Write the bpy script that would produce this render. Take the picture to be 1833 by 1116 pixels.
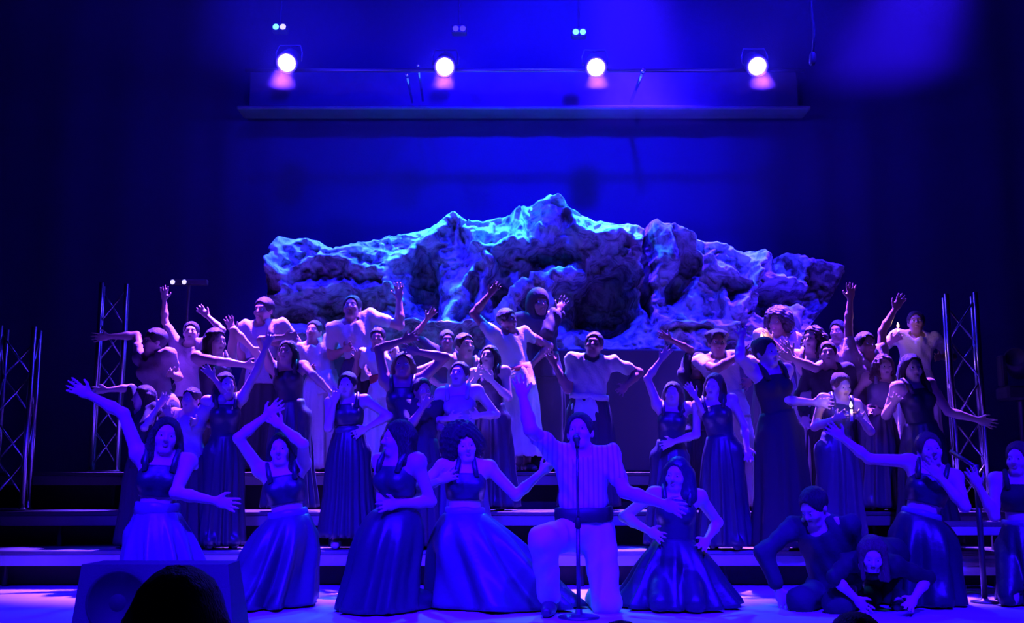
import bpy, math, random
import numpy as np
from mathutils import Vector, Matrix

random.seed(7)
RNG = np.random.default_rng(11)
SC = bpy.context.scene
COL = SC.collection
for _o in list(bpy.data.objects):
    bpy.data.objects.remove(_o)

# ------------------------------------------------------------------ camera
W_PX, H_PX, FPX = 1833.0, 1116.0, 1900.0
CAM_Z = 0.91
TILT = math.atan(295.0 / FPX)
cam_d = bpy.data.cameras.new('camera')
cam_d.sensor_fit = 'HORIZONTAL'
cam_d.sensor_width = 36.0
cam_d.lens = 36.0 * FPX / W_PX
cam_d.clip_end = 200
cam = bpy.data.objects.new('camera', cam_d)
COL.objects.link(cam)
cam.location = (0, 0, CAM_Z)
cam.rotation_euler = (math.pi / 2 + TILT, 0, 0)
SC.camera = cam

CT, ST = math.cos(TILT), math.sin(TILT)
def at(px, py, d):
    """world point that the camera sees at pixel px,py on the upright plane y = d"""
    a = (px - W_PX / 2) / FPX
    b = (H_PX / 2 - py) / FPX
    ry = CT - b * ST
    rz = ST + b * CT
    k = d / ry
    return Vector((a * k, d, CAM_Z + rz * k))

# ------------------------------------------------------------------ world, lights, exposure
world = bpy.data.worlds.new('dark_hall')
SC.world = world
world.use_nodes = True
world.node_tree.nodes['Background'].inputs[0].default_value = (0.004, 0.002, 0.2, 1)
world.node_tree.nodes['Background'].inputs[1].default_value = 0.05
SC.view_settings.view_transform = 'Standard'
SC.view_settings.look = 'None'
SC.view_settings.gamma = 1.0
SC.view_settings.use_curve_mapping = False
SC.view_settings.exposure = 1.15
SC.cycles.use_denoising = True
SC.cycles.max_bounces = 5
SC.cycles.diffuse_bounces = 1
SC.cycles.glossy_bounces = 2
SC.cycles.transmission_bounces = 2
SC.cycles.volume_bounces = 0
SC.cycles.sample_clamp_indirect = 4.0

def spot(name, loc, target, energy, color, angle, blend=0.6, radius=0.12):
    l = bpy.data.lights.new(name, 'SPOT')
    l.energy = energy
    l.color = color
    l.spot_size = math.radians(angle)
    l.spot_blend = blend
    l.shadow_soft_size = radius
    o = bpy.data.objects.new(name, l)
    COL.objects.link(o)
    o.location = loc
    o.rotation_euler = (Vector(target) - Vector(loc)).to_track_quat('-Z', 'Y').to_euler()
    return o

BLUE = (0.013, 0.0004, 1.0)
PINK = (0.13, 0.032, 1.0)
# front-of-house wash from the lighting bar above the audience
spot('front_wash', (-3.3, 1.4, 7.4), (-1.75, 7.2, 0.3), 6400, BLUE, 37, 0.7, 0.25)
spot('front_wash', (0.1, 1.4, 7.6), (0.1, 7.2, 0.3), 6400, BLUE, 37, 0.7, 0.25)
spot('front_wash', (3.3, 1.4, 7.4), (1.9, 7.2, 0.3), 5800, BLUE, 37, 0.7, 0.25)
# blue floods high over the rock, cyan lamps straight above its crest
spot('set_wash', (-3.0, 9.7, 7.6), (-1.7, 12.0, 2.9), 1700, (0.010, 0.006, 1.0), 50, 0.8, 0.1)
spot('set_wash', (0.5, 9.7, 7.8), (0.35, 12.0, 3.0), 1800, (0.006, 0.010, 1.0), 50, 0.8, 0.1)
spot('set_wash', (3.4, 9.7, 7.6), (1.9, 12.0, 2.7), 1600, (0.008, 0.004, 1.0), 50, 0.8, 0.1)
spot('crest_lamp', (-2.3, 12.3, 5.15), (-1.9, 11.7, 3.0), 560, (0.025, 0.11, 1.0), 74, 0.8, 0.1)
spot('crest_lamp', (-0.7, 12.3, 5.15), (-0.7, 11.7, 3.2), 640, (0.02, 0.26, 1.0), 74, 0.8, 0.1)
spot('crest_lamp', (0.8, 12.3, 5.15), (0.7, 11.7, 3.2), 640, (0.02, 0.26, 1.0), 74, 0.8, 0.1)
spot('crest_lamp', (2.7, 12.3, 5.15), (2.4, 11.7, 3.0), 560, (0.016, 0.06, 1.0), 74, 0.8, 0.1)
# blue floods on the curtain and beams through the haze
spot('curtain_flood', (1.0, 6.6, 8.4), (0.8, 13.3, 5.7), 5200, (0.006, 0.0, 1.0), 44, 1.0, 0.25)
spot('curtain_flood', (-1.6, 6.6, 8.4), (-1.4, 13.3, 5.5), 1700, (0.001, 0.0, 1.0), 40, 1.0, 0.25)
spot('haze_beam', (0.9, 11.7, 9.8), (1.65, 12.55, 5.0), 17000, (0.042, 0.010, 1.0), 22, 0.9, 0.2)
spot('haze_beam', (5.7, 10.6, 9.6), (4.35, 11.0, 5.9), 20000, (0.030, 0.006, 1.0), 21, 0.9, 0.2)
# added fill spots that brighten the floor at the stage front
for _x in (-3.6, -1.2, 1.2, 3.6):
    spot('floor_fill', (_x * 0.9, 6.7, 7.2), (_x, 6.9, 0.0), 420, BLUE, 44, 0.8, 0.2)
# ------------------------------------------------------------------ materials
def mat(name, color, rough=0.6, metal=0.0, bump=0.0, bscale=40.0, var=0.0, vscale=6.0, sheen=0.0, spec=0.5, emit=None, estr=0.0, stretch=None):
    m = bpy.data.materials.new(name)
    m.use_nodes = True
    nt = m.node_tree
    b = nt.nodes['Principled BSDF']
    b.inputs['Base Color'].default_value = (*color, 1)
    b.inputs['Roughness'].default_value = rough
    b.inputs['Metallic'].default_value = metal
    b.inputs['Specular IOR Level'].default_value = spec
    if sheen:
        b.inputs['Sheen Weight'].default_value = sheen
    if emit:
        b.inputs['Emission Color'].default_value = (*emit, 1)
        b.inputs['Emission Strength'].default_value = estr
    if bump or var:
        tc = nt.nodes.new('ShaderNodeTexCoord')
        src = tc.outputs['Object']
        if stretch:
            mp = nt.nodes.new('ShaderNodeMapping')
            mp.inputs['Scale'].default_value = stretch
            nt.links.new(src, mp.inputs['Vector'])
            src = mp.outputs['Vector']
    if var:
        n = nt.nodes.new('ShaderNodeTexNoise')
        n.inputs['Scale'].default_value = vscale
        n.inputs['Detail'].default_value = 6
        nt.links.new(src, n.inputs['Vector'])
        r = nt.nodes.new('ShaderNodeMapRange')
        r.inputs['From Min'].default_value = 0.3
        r.inputs['From Max'].default_value = 0.7
        r.inputs['To Min'].default_value = 1 - var
        r.inputs['To Max'].default_value = 1 + var
        nt.links.new(n.outputs['Fac'], r.inputs['Value'])
        mx = nt.nodes.new('ShaderNodeVectorMath')
        mx.operation = 'SCALE'
        mx.inputs[0].default_value = color
        nt.links.new(r.outputs['Result'], mx.inputs['Scale'])
        nt.links.new(mx.outputs['Vector'], b.inputs['Base Color'])
    if bump:
        n2 = nt.nodes.new('ShaderNodeTexNoise')
        n2.inputs['Scale'].default_value = bscale
        n2.inputs['Detail'].default_value = 5
        nt.links.new(src, n2.inputs['Vector'])
        bp = nt.nodes.new('ShaderNodeBump')
        bp.inputs['Strength'].default_value = bump
        bp.inputs['Distance'].default_value = 0.02
        nt.links.new(n2.outputs['Fac'], bp.inputs['Height'])
        nt.links.new(bp.outputs['Normal'], b.inputs['Normal'])
    return m

M = {}
M['stage'] = mat('stage_floor_paint', (0.50, 0.48, 0.52), 0.62, var=0.12, vscale=2.0, bump=0.05, bscale=30)
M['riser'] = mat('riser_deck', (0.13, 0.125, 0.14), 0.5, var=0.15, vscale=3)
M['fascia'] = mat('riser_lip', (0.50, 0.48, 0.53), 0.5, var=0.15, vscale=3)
M['riser_shaded'] = mat('shaded_riser_deck', (0.05, 0.05, 0.056), 0.6, var=0.15, vscale=3)  # darkened copy of the deck: dimness of the upper levels is painted in
M['fascia_shaded'] = mat('shaded_riser_lip', (0.11, 0.11, 0.12), 0.6, var=0.15, vscale=3)  # darkened copy of the lip: shade on the upper lips put into its colour
M['black'] = mat('black_paint', (0.012, 0.012, 0.014), 0.7)
M['curtain'] = mat('navy_curtain', (0.028, 0.014, 0.105), 0.9, bump=0.2, bscale=60)
M['beam'] = mat('bulkhead_paint', (0.10, 0.10, 0.13), 0.6, var=0.2, vscale=3)
M['rock'] = mat('painted_rock', (0.42, 0.42, 0.44), 0.85, bump=0.6, bscale=16, var=0.5, vscale=5)
# blotched scenic paint: pale patches over a dark ground
_nt = M['rock'].node_tree
_tc = _nt.nodes.new('ShaderNodeTexCoord'); _n1 = _nt.nodes.new('ShaderNodeTexNoise'); _n1.inputs['Scale'].default_value = 5.5; _n1.inputs['Detail'].default_value = 9; _n1.inputs['Roughness'].default_value = 0.62; _n1.inputs['Distortion'].default_value = 0.6
_rp = _nt.nodes.new('ShaderNodeValToRGB'); _e = _rp.color_ramp.elements
_e[0].position = 0.40; _e[0].color = (0.13, 0.13, 0.15, 1); _e[1].position = 0.60; _e[1].color = (0.74, 0.74, 0.76, 1)
_nt.links.new(_tc.outputs['Object'], _n1.inputs['Vector']); _nt.links.new(_n1.outputs['Fac'], _rp.inputs['Fac'])
_nt.links.new(_rp.outputs['Color'], _nt.nodes['Principled BSDF'].inputs['Base Color'])
M['chrome'] = mat('truss_aluminium', (0.72, 0.72, 0.76), 0.25, 1.0)
M['steel'] = mat('dark_steel', (0.10, 0.10, 0.11), 0.4, 0.7)
M['housing'] = mat('lamp_housing', (0.04, 0.04, 0.045), 0.5)
M['cable'] = mat('rubber_cable', (0.008, 0.008, 0.01), 0.7)
M['monitor'] = mat('speaker_cabinet', (0.055, 0.055, 0.065), 0.75, bump=0.2, bscale=120)
M['cone'] = mat('speaker_cone', (0.02, 0.02, 0.022), 0.8)
M['lens'] = mat('lit_lens', (1, 1, 1), 0.3, emit=(0.85, 0.84, 1.0), estr=2.2)
M['led'] = mat('lit_cyan_led', (0.2, 0.6, 1), 0.3, emit=(0.10, 0.55, 1.0), estr=1.6)
M['led_dim'] = mat('dim_led', (0.3, 0.2, 0.8), 0.3, emit=(0.16, 0.10, 1.0), estr=0.25)
M['ledw'] = mat('lit_white_led', (0.9, 0.9, 1), 0.3, emit=(0.5, 0.45, 1.0), estr=.8)
M['wax'] = mat('candle_wax', (0.85, 0.8, 0.7), 0.5)
M['flame'] = mat('candle_flame', (1, 0.6, 0.2), 0.5, emit=(1.0, 0.50, 0.22), estr=2)
M['glow'] = mat('white_flame', (1, 0.9, 0.8), 0.5, emit=(1.0, 0.80, 0.75), estr=3)
M['skin_a'] = mat('skin_light', (0.76, 0.54, 0.44), 0.5, var=0.05, vscale=9)
M['skin_b'] = mat('skin_tan', (0.58, 0.38, 0.31), 0.5, var=0.05, vscale=9)
M['skin_c'] = mat('skin_brown', (0.36, 0.21, 0.17), 0.48, var=0.05, vscale=9)
M['skin_d'] = mat('skin_deep', (0.20, 0.11, 0.09), 0.45, var=0.05, vscale=9)
M['hair'] = mat('dark_hair', (0.018, 0.013, 0.016), 0.45, bump=0.8, bscale=70, stretch=(3, 3, 0.5))
M['hair_b'] = mat('brown_hair', (0.10, 0.055, 0.05), 0.45, bump=0.8, bscale=70, stretch=(3, 3, 0.5))
M['navy'] = mat('navy_satin', (0.026, 0.026, 0.048), 0.42, bump=0.15, bscale=25)
M['satin'] = mat('blue_satin', (0.065, 0.065, 0.10), 0.38, bump=0.15, bscale=25)
M['shine'] = mat('pale_blue_satin', (0.19, 0.18, 0.25), 0.36, bump=0.12, bscale=25)
M['jet'] = mat('black_cloth', (0.012, 0.012, 0.018), 0.8)
M['robe'] = mat('dark_robe', (0.022, 0.022, 0.036), 0.85, bump=0.2, bscale=60)
M['cream'] = mat('cream_linen', (0.72, 0.66, 0.60), 0.8, bump=0.35, bscale=45, var=0.08)
M['mauve'] = mat('mauve_linen', (0.42, 0.33, 0.38), 0.8, bump=0.35, bscale=45, var=0.08)
M['stripe'] = mat('striped_cotton', (0.66, 0.62, 0.66), 0.8, bump=0.2, bscale=45)
M['white'] = mat('white_cotton', (0.72, 0.70, 0.72), 0.8, bump=0.2, bscale=45)
M['belt'] = mat('dark_belt', (0.02, 0.018, 0.022), 0.6)
M['rust'] = mat('rust_sash', (0.30, 0.05, 0.05), 0.7)
M['eye'] = mat('eye_white', (0.7, 0.7, 0.7), 0.25)
M['lip'] = mat('lips', (0.52, 0.28, 0.27), 0.45)
M['shoe'] = mat('dark_shoe', (0.05, 0.045, 0.05), 0.4)
M['shoe_pale'] = mat('pale_shoe', (0.75, 0.72, 0.72), 0.5)
# thin darker stripes printed on the man's shirt
_nt = M['stripe'].node_tree
_tc = _nt.nodes.new('ShaderNodeTexCoord'); _wv = _nt.nodes.new('ShaderNodeTexWave')
_wv.inputs['Scale'].default_value = 9.0; _wv.inputs['Distortion'].default_value = 0.4
_rp = _nt.nodes.new('ShaderNodeValToRGB')
_rp.color_ramp.elements[0].color = (0.40, 0.37, 0.42, 1); _rp.color_ramp.elements[0].position = 0.15
_rp.color_ramp.elements[1].color = (0.68, 0.64, 0.68, 1); _rp.color_ramp.elements[1].position = 0.35
_nt.links.new(_tc.outputs['Object'], _wv.inputs['Vector']); _nt.links.new(_wv.outputs['Color'], _rp.inputs['Fac'])
_nt.links.new(_rp.outputs['Color'], _nt.nodes['Principled BSDF'].inputs['Base Color'])

# ------------------------------------------------------------------ mesh helpers
def link(name, me, m, parent=None, smooth=False):
    o = bpy.data.objects.new(name, me)
    COL.objects.link(o)
    if m is not None and not me.materials:
        me.materials.append(m)
    if smooth and len(me.polygons):
        me.polygons.foreach_set('use_smooth', np.ones(len(me.polygons), dtype=bool))
    if parent is not None:
        o.parent = parent
    return o

def raw_mesh(name, V, F):
    """V (n,3) float array; F (m,4) or (m,3) int array"""
    me = bpy.data.meshes.new(name)
    V = np.asarray(V, dtype=np.float32)
    F = np.asarray(F, dtype=np.int32)
    n, k = F.shape
    me.vertices.add(len(V)); me.vertices.foreach_set('co', V.ravel())
    me.loops.add(n * k); me.loops.foreach_set('vertex_index', F.ravel())
    me.polygons.add(n)
    me.polygons.foreach_set('loop_start', np.arange(0, n * k, k, dtype=np.int32))
    me.polygons.foreach_set('loop_total', np.full(n, k, dtype=np.int32))
    me.update(calc_edges=True)
    return me

class MB:
    """collects boxes, tubes and lathes of ONE part"""
    def __init__(self): self.v = []; self.f = []
    def add(self, vs, fs):
        n = len(self.v)
        self.v += [tuple(p) for p in vs]
        self.f += [tuple(i + n for i in q) for q in fs]
        return self
    def box(self, lo, hi, rot=None, piv=None):
        x0, y0, z0 = lo; x1, y1, z1 = hi
        vs = [Vector(p) for p in ((x0,y0,z0),(x1,y0,z0),(x1,y1,z0),(x0,y1,z0),(x0,y0,z1),(x1,y0,z1),(x1,y1,z1),(x0,y1,z1))]
        if rot is not None:
            pv = Vector(piv) if piv else (Vector(lo) + Vector(hi)) / 2
            vs = [pv + rot @ (p - pv) for p in vs]
        return self.add(vs, [(0,3,2,1),(4,5,6,7),(0,1,5,4),(1,2,6,5),(2,3,7,6),(3,0,4,7)])
    def bbox(self, lo, hi, b=0.01):
        """box with chamfered edges"""
        x0, y0, z0 = lo; x1, y1, z1 = hi
        rings = []
        for z, i in ((z0, b), (z0 + b, 0), (z1 - b, 0), (z1, b)):
            rings.append([(x0+i+b,y0+i,z),(x1-i-b,y0+i,z),(x1-i,y0+i+b,z),(x1-i,y1-i-b,z),(x1-i-b,y1-i,z),(x0+i+b,y1-i,z),(x0+i,y1-i-b,z),(x0+i,y0+i+b,z)])
        return self.loft(rings)
    def loft(self, rings, caps=True):
        n = len(rings[0]); vs = [p for r in rings for p in r]; fs = []
        for k in range(len(rings) - 1):
            for i in range(n):
                j = (i + 1) % n
                fs.append((k*n+i, k*n+j, (k+1)*n+j, (k+1)*n+i))
        if caps:
            fs.append(tuple(range(n - 1, -1, -1)))
            fs.append(tuple((len(rings)-1)*n + i for i in range(n)))
        return self.add(vs, fs)
    def tube(self, pts, r, n=8):
        pts = [Vector(p) for p in pts]
        rs = r if isinstance(r, (list, tuple)) else [r] * len(pts)
        rings = []; ref = None
        for i, p in enumerate(pts):
            d = (pts[min(i+1, len(pts)-1)] - pts[max(i-1, 0)]).normalized()
            if ref is None:
                ref = d.orthogonal().normalized()
            ref = (ref - d * ref.dot(d)).normalized()
            q = d.cross(ref)
            rings.append([p + (ref * math.cos(2*math.pi*k/n) + q * math.sin(2*math.pi*k/n)) * rs[i] for k in range(n)])
        return self.loft(rings)
    def lathe(self, prof, c, axis=(0,0,1), n=20):
        ax = Vector(axis).normalized(); a = ax.orthogonal().normalized(); b = ax.cross(a); c = Vector(c)
        return self.loft([[c + ax*h + (a*math.cos(2*math.pi*k/n) + b*math.sin(2*math.pi*k/n))*max(r,1e-4) for k in range(n)] for r, h in prof])
    def build(self, name, m, parent=None, smooth=False):
        me = bpy.data.meshes.new(name)
        me.from_pydata(self.v, [], self.f); me.update()
        return link(name, me, m, parent, smooth)

def empty(name, loc=(0,0,0)):
    o = bpy.data.objects.new(name, None); COL.objects.link(o); o.location = loc
    o.empty_display_size = 0.1
    return o
def tag(o, label, cat, group=None):
    o['label'] = label; o['category'] = cat
    if group: o['group'] = group
    return o
def adopt(root, *parts):
    """parts were built in world coordinates: parent them and keep them in place"""
    inv = Matrix.Translation(-Vector(root.location))
    for p in parts:
        p.parent = root
        p.matrix_parent_inverse = inv
def struct(o):
    o['kind'] = 'structure'; return o

# ------------------------------------------------------------------ implicit surfaces
class Sdf:
    def __init__(self, h): self.h = h; self.p = []; self.planes = []; self.wr = None
    def cone(self, a, b, ra, rb, k=0.03, sub=False):
        self.p.append(('c', np.array(a, float), np.array(b, float), ra, rb, k, sub)); return self
    def ell(self, c, R, rad, k=0.03, sub=False):
        """R: 3x3 array, columns are the axes; rad: three radii"""
        self.p.append(('e', np.array(c, float), np.array(R, float), np.array(rad, float), None, k, sub)); return self
    def plane(self, pt, nrm, k=0.0):
        """keep the side away from nrm"""
        self.planes.append((np.array(pt, float), np.array(nrm, float))); return self
    def mesh(self, name):
        h = self.h; lo = np.full(3, 1e9); hi = -lo
        bb = []
        for q in self.p:
            if q[0] == 'c':
                l = np.minimum(q[1] - q[3], q[2] - q[4]); u = np.maximum(q[1] + q[3], q[2] + q[4])
            else:
                e = np.sqrt(((q[2] * q[3]) ** 2).sum(1)); l = q[1] - e; u = q[1] + e
            bb.append((l, u))
            if not q[6]:
                lo = np.minimum(lo, l); hi = np.maximum(hi, u)
        lo -= 3 * h; hi += 3 * h
        n = np.ceil((hi - lo) / h).astype(int) + 1
        F = np.full(n, 0.08, np.float32)
        ax = [lo[i] + h * np.arange(n[i]) for i in range(3)]
        for q, (l, u) in zip(self.p, bb):
            k = q[5]; mg = k + 2.5 * h
            i0 = np.clip(((l - mg - lo) / h).astype(int), 0, n - 1); i1 = np.clip(((u + mg - lo) / h).astype(int) + 2, 0, n)
            if (i1 <= i0).any(): continue
            X = (ax[0][i0[0]:i1[0]])[:, None, None]; Y = (ax[1][i0[1]:i1[1]])[None, :, None]; Z = (ax[2][i0[2]:i1[2]])[None, None, :]
            if q[0] == 'c':
                a, b = q[1], q[2]; ab = b - a; L = max((ab ** 2).sum(), 1e-9)
                t = np.clip(((X - a[0]) * ab[0] + (Y - a[1]) * ab[1] + (Z - a[2]) * ab[2]) / L, 0, 1).astype(np.float32)
                d = np.sqrt((X - a[0] - t * ab[0]) ** 2 + (Y - a[1] - t * ab[1]) ** 2 + (Z - a[2] - t * ab[2]) ** 2) - (q[3] + t * (q[4] - q[3]))
            else:
                c, R, r = q[1], q[2], q[3]; dx, dy, dz = X - c[0], Y - c[1], Z - c[2]
                s0 = 0; s1 = 0
                for m in range(3):
                    w = (dx * R[0, m] + dy * R[1, m] + dz * R[2, m]) / r[m]
                    s0 = s0 + w * w; s1 = s1 + (w / r[m]) ** 2
                k0 = np.sqrt(s0)
                d = k0 * (k0 - 1) / np.sqrt(s1 + 1e-9)
            d = d.astype(np.float32)
            S = F[i0[0]:i1[0], i0[1]:i1[1], i0[2]:i1[2]]
            if q[6]:
                d = -d; g = np.maximum(k - np.abs(S - d), 0) / k
                S[...] = np.maximum(S, d) + g * g * k * 0.25
            else:
                g = np.maximum(k - np.abs(S - d), 0) / k
                S[...] = np.minimum(S, d) - g * g * k * 0.25
        if self.wr is not None or self.planes:
            X = ax[0][:, None, None]; Y = ax[1][None, :, None]; Z = ax[2][None, None, :]
            if self.wr is not None: F += self.wr(X, Y, Z).astype(np.float32)
            for pt, nr in self.planes:
                F = np.maximum(F, ((X - pt[0]) * nr[0] + (Y - pt[1]) * nr[1] + (Z - pt[2]) * nr[2]).astype(np.float32))
        F[0] = F[-1] = 0.05; F[:, 0] = F[:, -1] = 0.05; F[:, :, 0] = F[:, :, -1] = 0.05
        V, Q = nets(F)
        return raw_mesh(name, V * h + lo, Q)

_CO = [(0,0,0),(1,0,0),(0,1,0),(1,1,0),(0,0,1),(1,0,1),(0,1,1),(1,1,1)]
_ED = [(0,1),(2,3),(4,5),(6,7),(0,2),(1,3),(4,6),(5,7),(0,4),(1,5),(2,6),(3,7)]
def nets(F):
    I = (F < 0)
    u = I.view(np.uint8)
    c = u[:-1] + u[1:]; c = c[:, :-1] + c[:, 1:]; c = c[:, :, :-1] + c[:, :, 1:]
    A = (c > 0) & (c < 8)
    idx = np.argwhere(A)
    num = np.full(A.shape, -1, np.int32); num[A] = np.arange(len(idx))
    i, j, k = idx.T
    fv = [F[i + a, j + b, k + e] for a, b, e in _CO]
    P = np.zeros((len(idx), 3), np.float32); N = np.zeros(len(idx), np.float32)
    for a, b in _ED:
        fa, fb = fv[a], fv[b]
        m = (fa < 0) != (fb < 0)
        t = np.where(m, fa / np.where(m, fa - fb, 1), 0)
        ca = np.array(_CO[a], np.float32); cb = np.array(_CO[b], np.float32)
        P += np.where(m[:, None], ca + t[:, None] * (cb - ca), 0); N += m
    V = idx + P / N[:, None]
    Q = []
    for axn in range(3):
        s0 = [slice(None)] * 3; s1 = [slice(None)] * 3
        s0[axn] = slice(0, -1); s1[axn] = slice(1, None)
        ch = I[tuple(s0)] != I[tuple(s1)]
        e = np.argwhere(ch)
        o1, o2 = (axn + 1) % 3, (axn + 2) % 3
        e = e[(e[:, o1] > 0) & (e[:, o2] > 0)]
        ins = I[e[:, 0], e[:, 1], e[:, 2]]
        q = []
        for d1, d2 in ((-1, -1), (0, -1), (0, 0), (-1, 0)):
            f = e.copy(); f[:, o1] += d1; f[:, o2] += d2
            q.append(num[f[:, 0], f[:, 1], f[:, 2]])
        q = np.stack(q, 1)
        q[~ins] = q[~ins][:, ::-1]
        Q.append(q)
    Q = np.concatenate(Q)
    return V, Q[(Q >= 0).all(1)]

def vnoise(x, y, seed=0):
    """smooth 2-D value noise for numpy arrays"""
    r = np.random.default_rng(seed); T = r.random((64, 64))
    xi = np.floor(x).astype(int); yi = np.floor(y).astype(int)
    fx = x - xi; fy = y - yi; fx = fx*fx*(3-2*fx); fy = fy*fy*(3-2*fy)
    g = lambda a, b: T[a % 64, b % 64]
    return (g(xi,yi)*(1-fx)+g(xi+1,yi)*fx)*(1-fy)+(g(xi,yi+1)*(1-fx)+g(xi+1,yi+1)*fx)*fy
# ------------------------------------------------------------------ the setting
L_Z = {0: 0.0, 1: 0.30, 2: 0.60, 3: 0.95}
L_Y = {1: 9.0, 2: 9.55, 3: 10.25}
struct(MB().box((-9.5, 5.2, -0.9), (9.5, 13.6, 0.0)).build('floor', M['stage']))
struct(MB().box((-9.5, -6.0, -1.0), (9.5, 5.2, -0.9)).build('floor_hall', M['black']))
struct(MB().box((-9.7, -6.0, -1.0), (-9.5, 13.8, 10.2)).build('wall_left', M['black']))
struct(MB().box((9.5, -6.0, -1.0), (9.7, 13.8, 10.2)).build('wall_right', M['black']))
struct(MB().box((-9.7, 13.6, -1.0), (9.7, 13.8, 10.2)).build('wall_back', M['black']))
struct(MB().box((-9.7, -6.0, 10.2), (9.7, 13.8, 10.3)).build('ceiling', M['black']))

# black back curtain, hung in soft pleats
def curtain():
    nx, nz = 420, 10
    x = np.linspace(-9.3, 9.3, nx); z = np.linspace(0.02, 9.8, nz)
    X, Z = np.meshgrid(x, z, indexing='ij')
    ph = X * 9.0 + 1.3 * np.sin(X * 1.7)
    Y = 13.30 + 0.014 * np.sin(ph) * (0.75 + 0.25 * np.sin(X * 3.1)) + 0.01 * np.sin(Z * 2 + X)
    V = np.stack([X, Y, Z], -1).reshape(-1, 3)
    B = V.copy(); B[:, 1] += 0.02
    a = (np.arange(nx - 1)[:, None] * nz + np.arange(nz - 1)[None]).ravel()
    q = np.stack([a, a + nz, a + nz + 1, a + 1], 1)
    qb = q[:, ::-1] + len(V)
    o = link('backdrop_curtain', raw_mesh('backdrop_curtain', np.concatenate([V, B]), np.concatenate([q, qb])), M['curtain'], None, True)
    tag(o, 'tall dark pleated curtain hanging behind the rock', 'curtain')
curtain()

# bulkhead that carries the row of lamps, with a ledge along its foot
p0 = at(440, 192, 12.9); p1 = at(1435, 192, 12.9)
bt = at(900, 124, 13.0).z
bk = struct(MB().bbox((p0.x, 13.0, p0.z), (p1.x, 13.16, bt), 0.02).build('trim_1', M['beam']))
struct(MB().bbox((p0.x - 0.1, 12.82, p0.z - 0.05), (p1.x + 0.1, 13.2, p0.z), 0.015).build('trim_2', M['beam']))

# choir risers
def riser(level, x0, x1, y1, label):
    z = L_Z[level]; y0 = L_Y[level]; zb = 0.0
    r = empty('choir_riser', ((x0 + x1) / 2, y0, 0))
    ps = [MB().bbox((x0, y0, z - 0.035), (x1, y1, z), 0.006).build('deck', M['riser' if level == 1 else 'riser_shaded']),
          MB().bbox((x0, y0 + 0.004, z - 0.125), (x1, y0 + 0.05, z - 0.036), 0.006).build('front_lip', M['fascia' if level == 1 else 'fascia_shaded']),
          MB().box((x0 + 0.05, y0 + 0.22, zb), (x1 - 0.05, y0 + 0.25, z - 0.036)).build('back_panel', M['black'])]
    n = 9
    for i in range(n):
        x = x0 + 0.15 + (x1 - x0 - 0.3) * i / (n - 1)
        ps.append(MB().tube([(x, y0 + 0.12, zb), (x, y0 + 0.12, z - 0.036)], 0.022).build('leg', M['black']))
    adopt(r, *ps)
    tag(r, label, 'riser')
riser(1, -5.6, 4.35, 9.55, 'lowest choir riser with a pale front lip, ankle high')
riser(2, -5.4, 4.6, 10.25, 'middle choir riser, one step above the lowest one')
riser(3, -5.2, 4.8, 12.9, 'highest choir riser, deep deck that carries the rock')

# ------------------------------------------------------------------ rock mountain set piece
RIDGE = [(467,452),(480,430),(498,418),(530,416),(560,418),(575,430),(592,437),(607,430),(650,424),(700,413),(740,404),(770,396),(800,381),(815,379),(828,387),(870,385),(905,378),(930,366),(960,352),(985,347),(1010,352),(1040,365),(1070,382),(1100,390),(1130,397),(1155,395),(1175,391),(1193,393),(1210,405),(1240,412),(1280,425),(1330,437),(1370,445),(1400,447),(1420,443),(1440,447),(1470,457),(1510,459),(1534,468)]
FOLDS = [([(480,470),(520,500),(560,480),(600,470),(680,490),(725,545)],9,.15),([(560,520),(640,522),(705,530)],8,.12),([(800,385),(780,425),(735,455),(700,480)],12,.16),
         ([(815,382),(850,430),(865,470),(815,560),(800,590)],13,.22),([(935,372),(925,420),(930,445),(880,470)],13,.2),([(850,452),(900,455),(932,442)],8,.18),([(985,350),(985,400),(950,445)],18,.22),([(830,395),(935,385)],7,.08),
         ([(1000,360),(1030,410),(1060,425),(1110,428),(1155,450)],10,.22),([(1025,497),(1060,488),(1120,463)],9,.3),([(1175,393),(1190,440),(1200,470)],14,.22),([(1130,400),(1150,440)],9,.14),
         ([(1205,410),(1250,460),(1300,500),(1325,515)],10,.28),([(1260,425),(1310,445),(1345,470)],9,.12),([(1375,445),(1350,490),(1345,520),(1312,560)],12,.26),([(1350,500),(1400,500),(1445,507)],7,.14),([(1440,450),(1500,470),(1530,470)],10,.12),
         ([(500,425),(490,480),(520,530)],12,.14),([(540,430),(600,455),(640,450)],8,.1),([(490,540),(560,550),(600,590)],10,.14),([(880,480),(865,540),(840,600)],10,.2),([(700,590),(880,592)],6,.22),([(1200,590),(1300,590)],8,.2),([(1290,530),(1300,590)],10,.16)]
CAVES = [(762,515,27,58,-.55,.15),(1088,535,52,70,-1.1,0.0),(985,462,46,17,-.4,-.1),(1232,480,20,60,-.35,-.5),(1418,473,30,22,-.4,0),(1385,540,42,32,-.5,0),(905,560,22,42,-.5,.2),(950,520,24,42,-.5,0),(1160,490,9,90,-.45,0),(1015,375,32,9,-.22,.35),(640,545,45,22,-.25,.2),(700,440,40,10,-.1,-.3),(1480,540,60,60,-.5,0),(832,410,4,30,-.12,0),(560,565,60,25,-.3,0),(1010,560,40,60,-.6,0),(1190,530,30,40,-.2,0)]
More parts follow.
